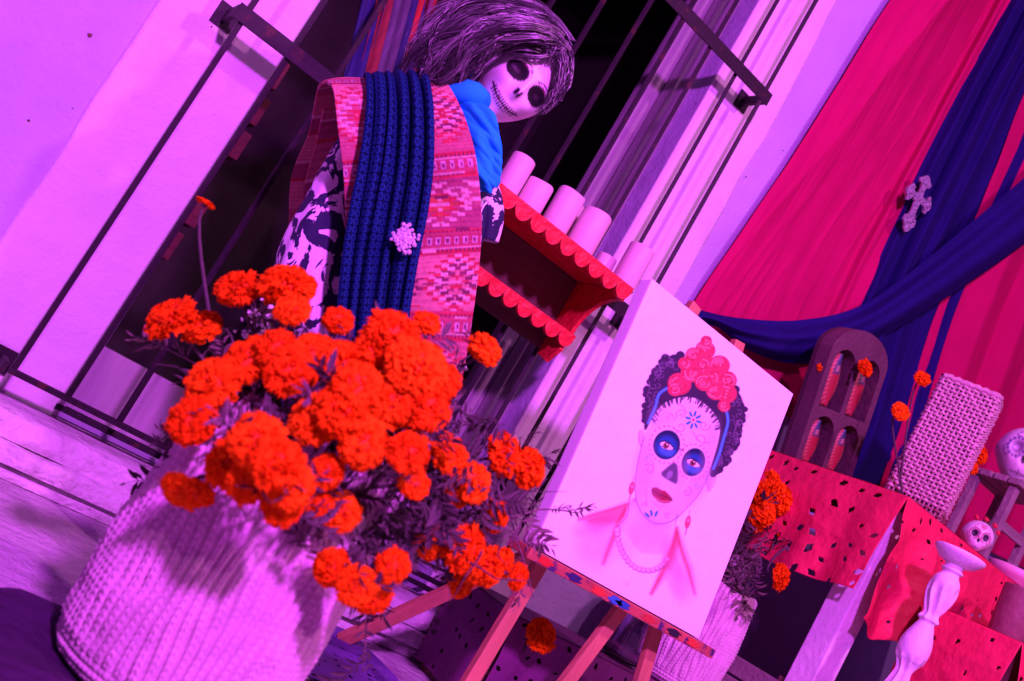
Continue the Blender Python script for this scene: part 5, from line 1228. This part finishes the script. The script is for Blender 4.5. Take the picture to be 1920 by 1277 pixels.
# loose foliage filling the gaps between the blooms
mb = MB(); rg = np.random.default_rng(77)
for q in range(200):
    px, py = rg.normal(690, 150), rg.normal(880, 130)
    if q % 3 == 0: px, py = rg.normal(760, 90), rg.normal(960, 60)
    rel = (np.array([px, py])-dc)/np.array([340., 320.])
    if rel @ rel > 1 or py < 600+.25*abs(px-650): continue
    d = 1.535-.17*math.sqrt(max(0, 1-rel @ rel))+rg.uniform(-.02, .09); c = AD(px, py, d); x_ = rg.normal(0, 1, 3); x_ /= np.linalg.norm(x_); y_ = np.cross(x_, rg.normal(0, 1, 3)); y_ /= np.linalg.norm(y_); z_ = np.cross(x_, y_)
    L = LEAVES[int(rg.integers(0, 4))]; Vv = np.array([v.co[:] for v in L.vertices])*rg.uniform(.04, .075); Vv = c+Vv @ np.stack([x_, y_, z_]); mb.add(Vv, [list(p.vertices) for p in L.polygons])
for q in range(150):               # tangled dry stems
    px, py = rg.normal(780, 110), rg.normal(950, 75)
    if q % 3 == 0: px, py = rg.normal(560, 130), rg.normal(760, 90)
    if not (330 < px < 930 and 640 < py < 1060) or py > 900+.45*(px-330): continue
    d = 1.50+rg.uniform(-.08, .10); c = AD(px, py, d); v = rg.normal(0, .035, 3)+np.array([.01, 0, -.01]); mb.tube([c, c+v*.5+rg.normal(0, .008, 3), c+v+rg.normal(0, .006, 3), c+v*1.5+rg.normal(0, .012, 3)], [.0018, .0015, .0011, .0005], 4, False)
fo = mb.build('foliage', green, None); tag(fo, 'dusky feathery leaves filling the marigold bouquet', 'foliage', kind='stuff')
# sprays of tiny white flowers
for s_i, (px, py, d, lb) in enumerate(((490, 600, 1.60, 'spray of tiny white flowers near the top of the bouquet'), (590, 930, 1.52, 'spray of tiny white flowers low among the marigolds'))):
    e = empty('white_flower_spray', AD(px, py, d), lb, 'flower spray'); o0 = np.array(e.location); mb = MB(); ms = MB(); rg = np.random.default_rng(s_i)
    ms.tube([(0, 0, 0), *(np.array([RB-o0])*.5), RB-o0], .002, 5)
    for q in range(40):
        p = rg.normal(0, .020, 3); ms.tube([(0, 0, -.02), p*.6, p], .0006, 4); bm = bmesh.new(); bmesh.ops.create_icosphere(bm, subdivisions=1, radius=rg.uniform(.003, .006)); bm.verts.index_update()
        mb.add(np.array([v.co[:]*np.array([1, 1, .7]) for v in bm.verts])+p+rg.normal(0, .001, (len(bm.verts), 3)), [[v.index for v in f.verts] for f in bm.faces]); bm.free()
    mb.build('blossoms', white_fl, e)['kind'] = 'stuff'; ms.build('stems', green, e)

# ------------------------------------------------------------------ small arrangement behind the canvas
vb = A(1300, 1190, -.40); vx, vy = float(vb[0]), -.40
v2 = empty('rope_vase', (vx, vy, PZ+.004), 'pale knitted vase with marigolds behind the canvas', 'vase')
rope_body(.118, .34, 46, v2, rope, bulge=.16)
MB().lathe([(.085, 0), (.09, .29), (.002, .30)], 24).build('filling', mat('dry_moss', (.05, .035, .03), .95, .4, 40), v2)
VT = np.array([vx, vy, PZ+.30])
for i, (px, py, rp) in enumerate(((1425, 925, 26), (1462, 935, 30), (1478, 955, 22), (1430, 955, 28), (1415, 975, 24), (1455, 975, 24), (1462, 1010, 22), (1448, 905, 22))):
    Yq = -.46+.02*(i % 3); c = A(px, py, Yq); d = depth_of(c)
    marigold(c, rp/F*d, np.array([.2, -.8, .5])+rng.normal(0, .3, 3), VT+rng.normal(0, .02, 3), 'orange marigold in the small bunch behind the canvas', 'marigolds in the vase behind the canvas', 3, True, .8, .09)
for i, (px, py) in enumerate(((1395, 1060), (1375, 1100), (1405, 1020), (1440, 1000), (1420, 1080))):
    c = A(px, py, -.48); e = empty('dry_leaf_spray', c, 'withered leaf spray hanging over the knitted vase', 'leaves', 'withered leaves on the knitted vase'); q = VT-c
    MB().tube([(0, 0, 0), q*.5+np.array([0, -.02, .04]), q], .002, 5).build('stem', dry, e)
    for j in range(6):
        rg = np.random.default_rng(900+i*10+j); x_ = Vector((rg.normal(0, .5), rg.normal(-.2, .4), -.8+rg.normal(0, .4))).normalized(); y_ = Vector(rg.normal(0, 1, 3)).cross(x_).normalized(); place(LEAVES[(i+j) % 4], 'leaf', e, q*.12*j, Matrix((x_, y_, x_.cross(y_))).transposed(), .10)
# single blooms lying about
def loose(px, py, rp, Y, label, face=(0, -.8, .5), hang=(0, .03, -.06), root=None):
    c = A(px, py, Y); d = depth_of(c); return marigold(c, rp/F*d, face, c+np.array(hang) if root is None else np.array(root), label, None, 0, True, .8)
loose(1014, 1192, 32, -.60, 'single marigold fixed to the violet paper between the easel legs')
loose(1464, 1081, 24, -.70, 'ragged marigold hanging below the red table paper', (.3, -.7, .2), (0, .02, .07))
loose(1562, 678, 15, -.33, 'small marigold stuck on the top of the wooden niche'); loose(1545, 690, 13, -.34, 'tiny marigold bud beside another on the niche top', (-.4, -.6, .5)); loose(1622, 690, 17, -.40, 'marigold hanging on the niche front between its arches')
loose(1730, 710, 15, -.56, 'marigold at the upper corner of the wicker basket', (-.3, -.7, .4), root=(2.665, -.60, TZ+.01)); loose(1688, 772, 18, -.60, 'marigold beside the wicker basket against the blue drape', (-.3, -.8, .3), root=(2.655, -.63, TZ+.01))
loose(1836, 850, 20, -.60, 'marigold between the wicker basket and the large skull'); loose(1822, 873, 16, -.62, 'small marigold low behind the wicker basket')
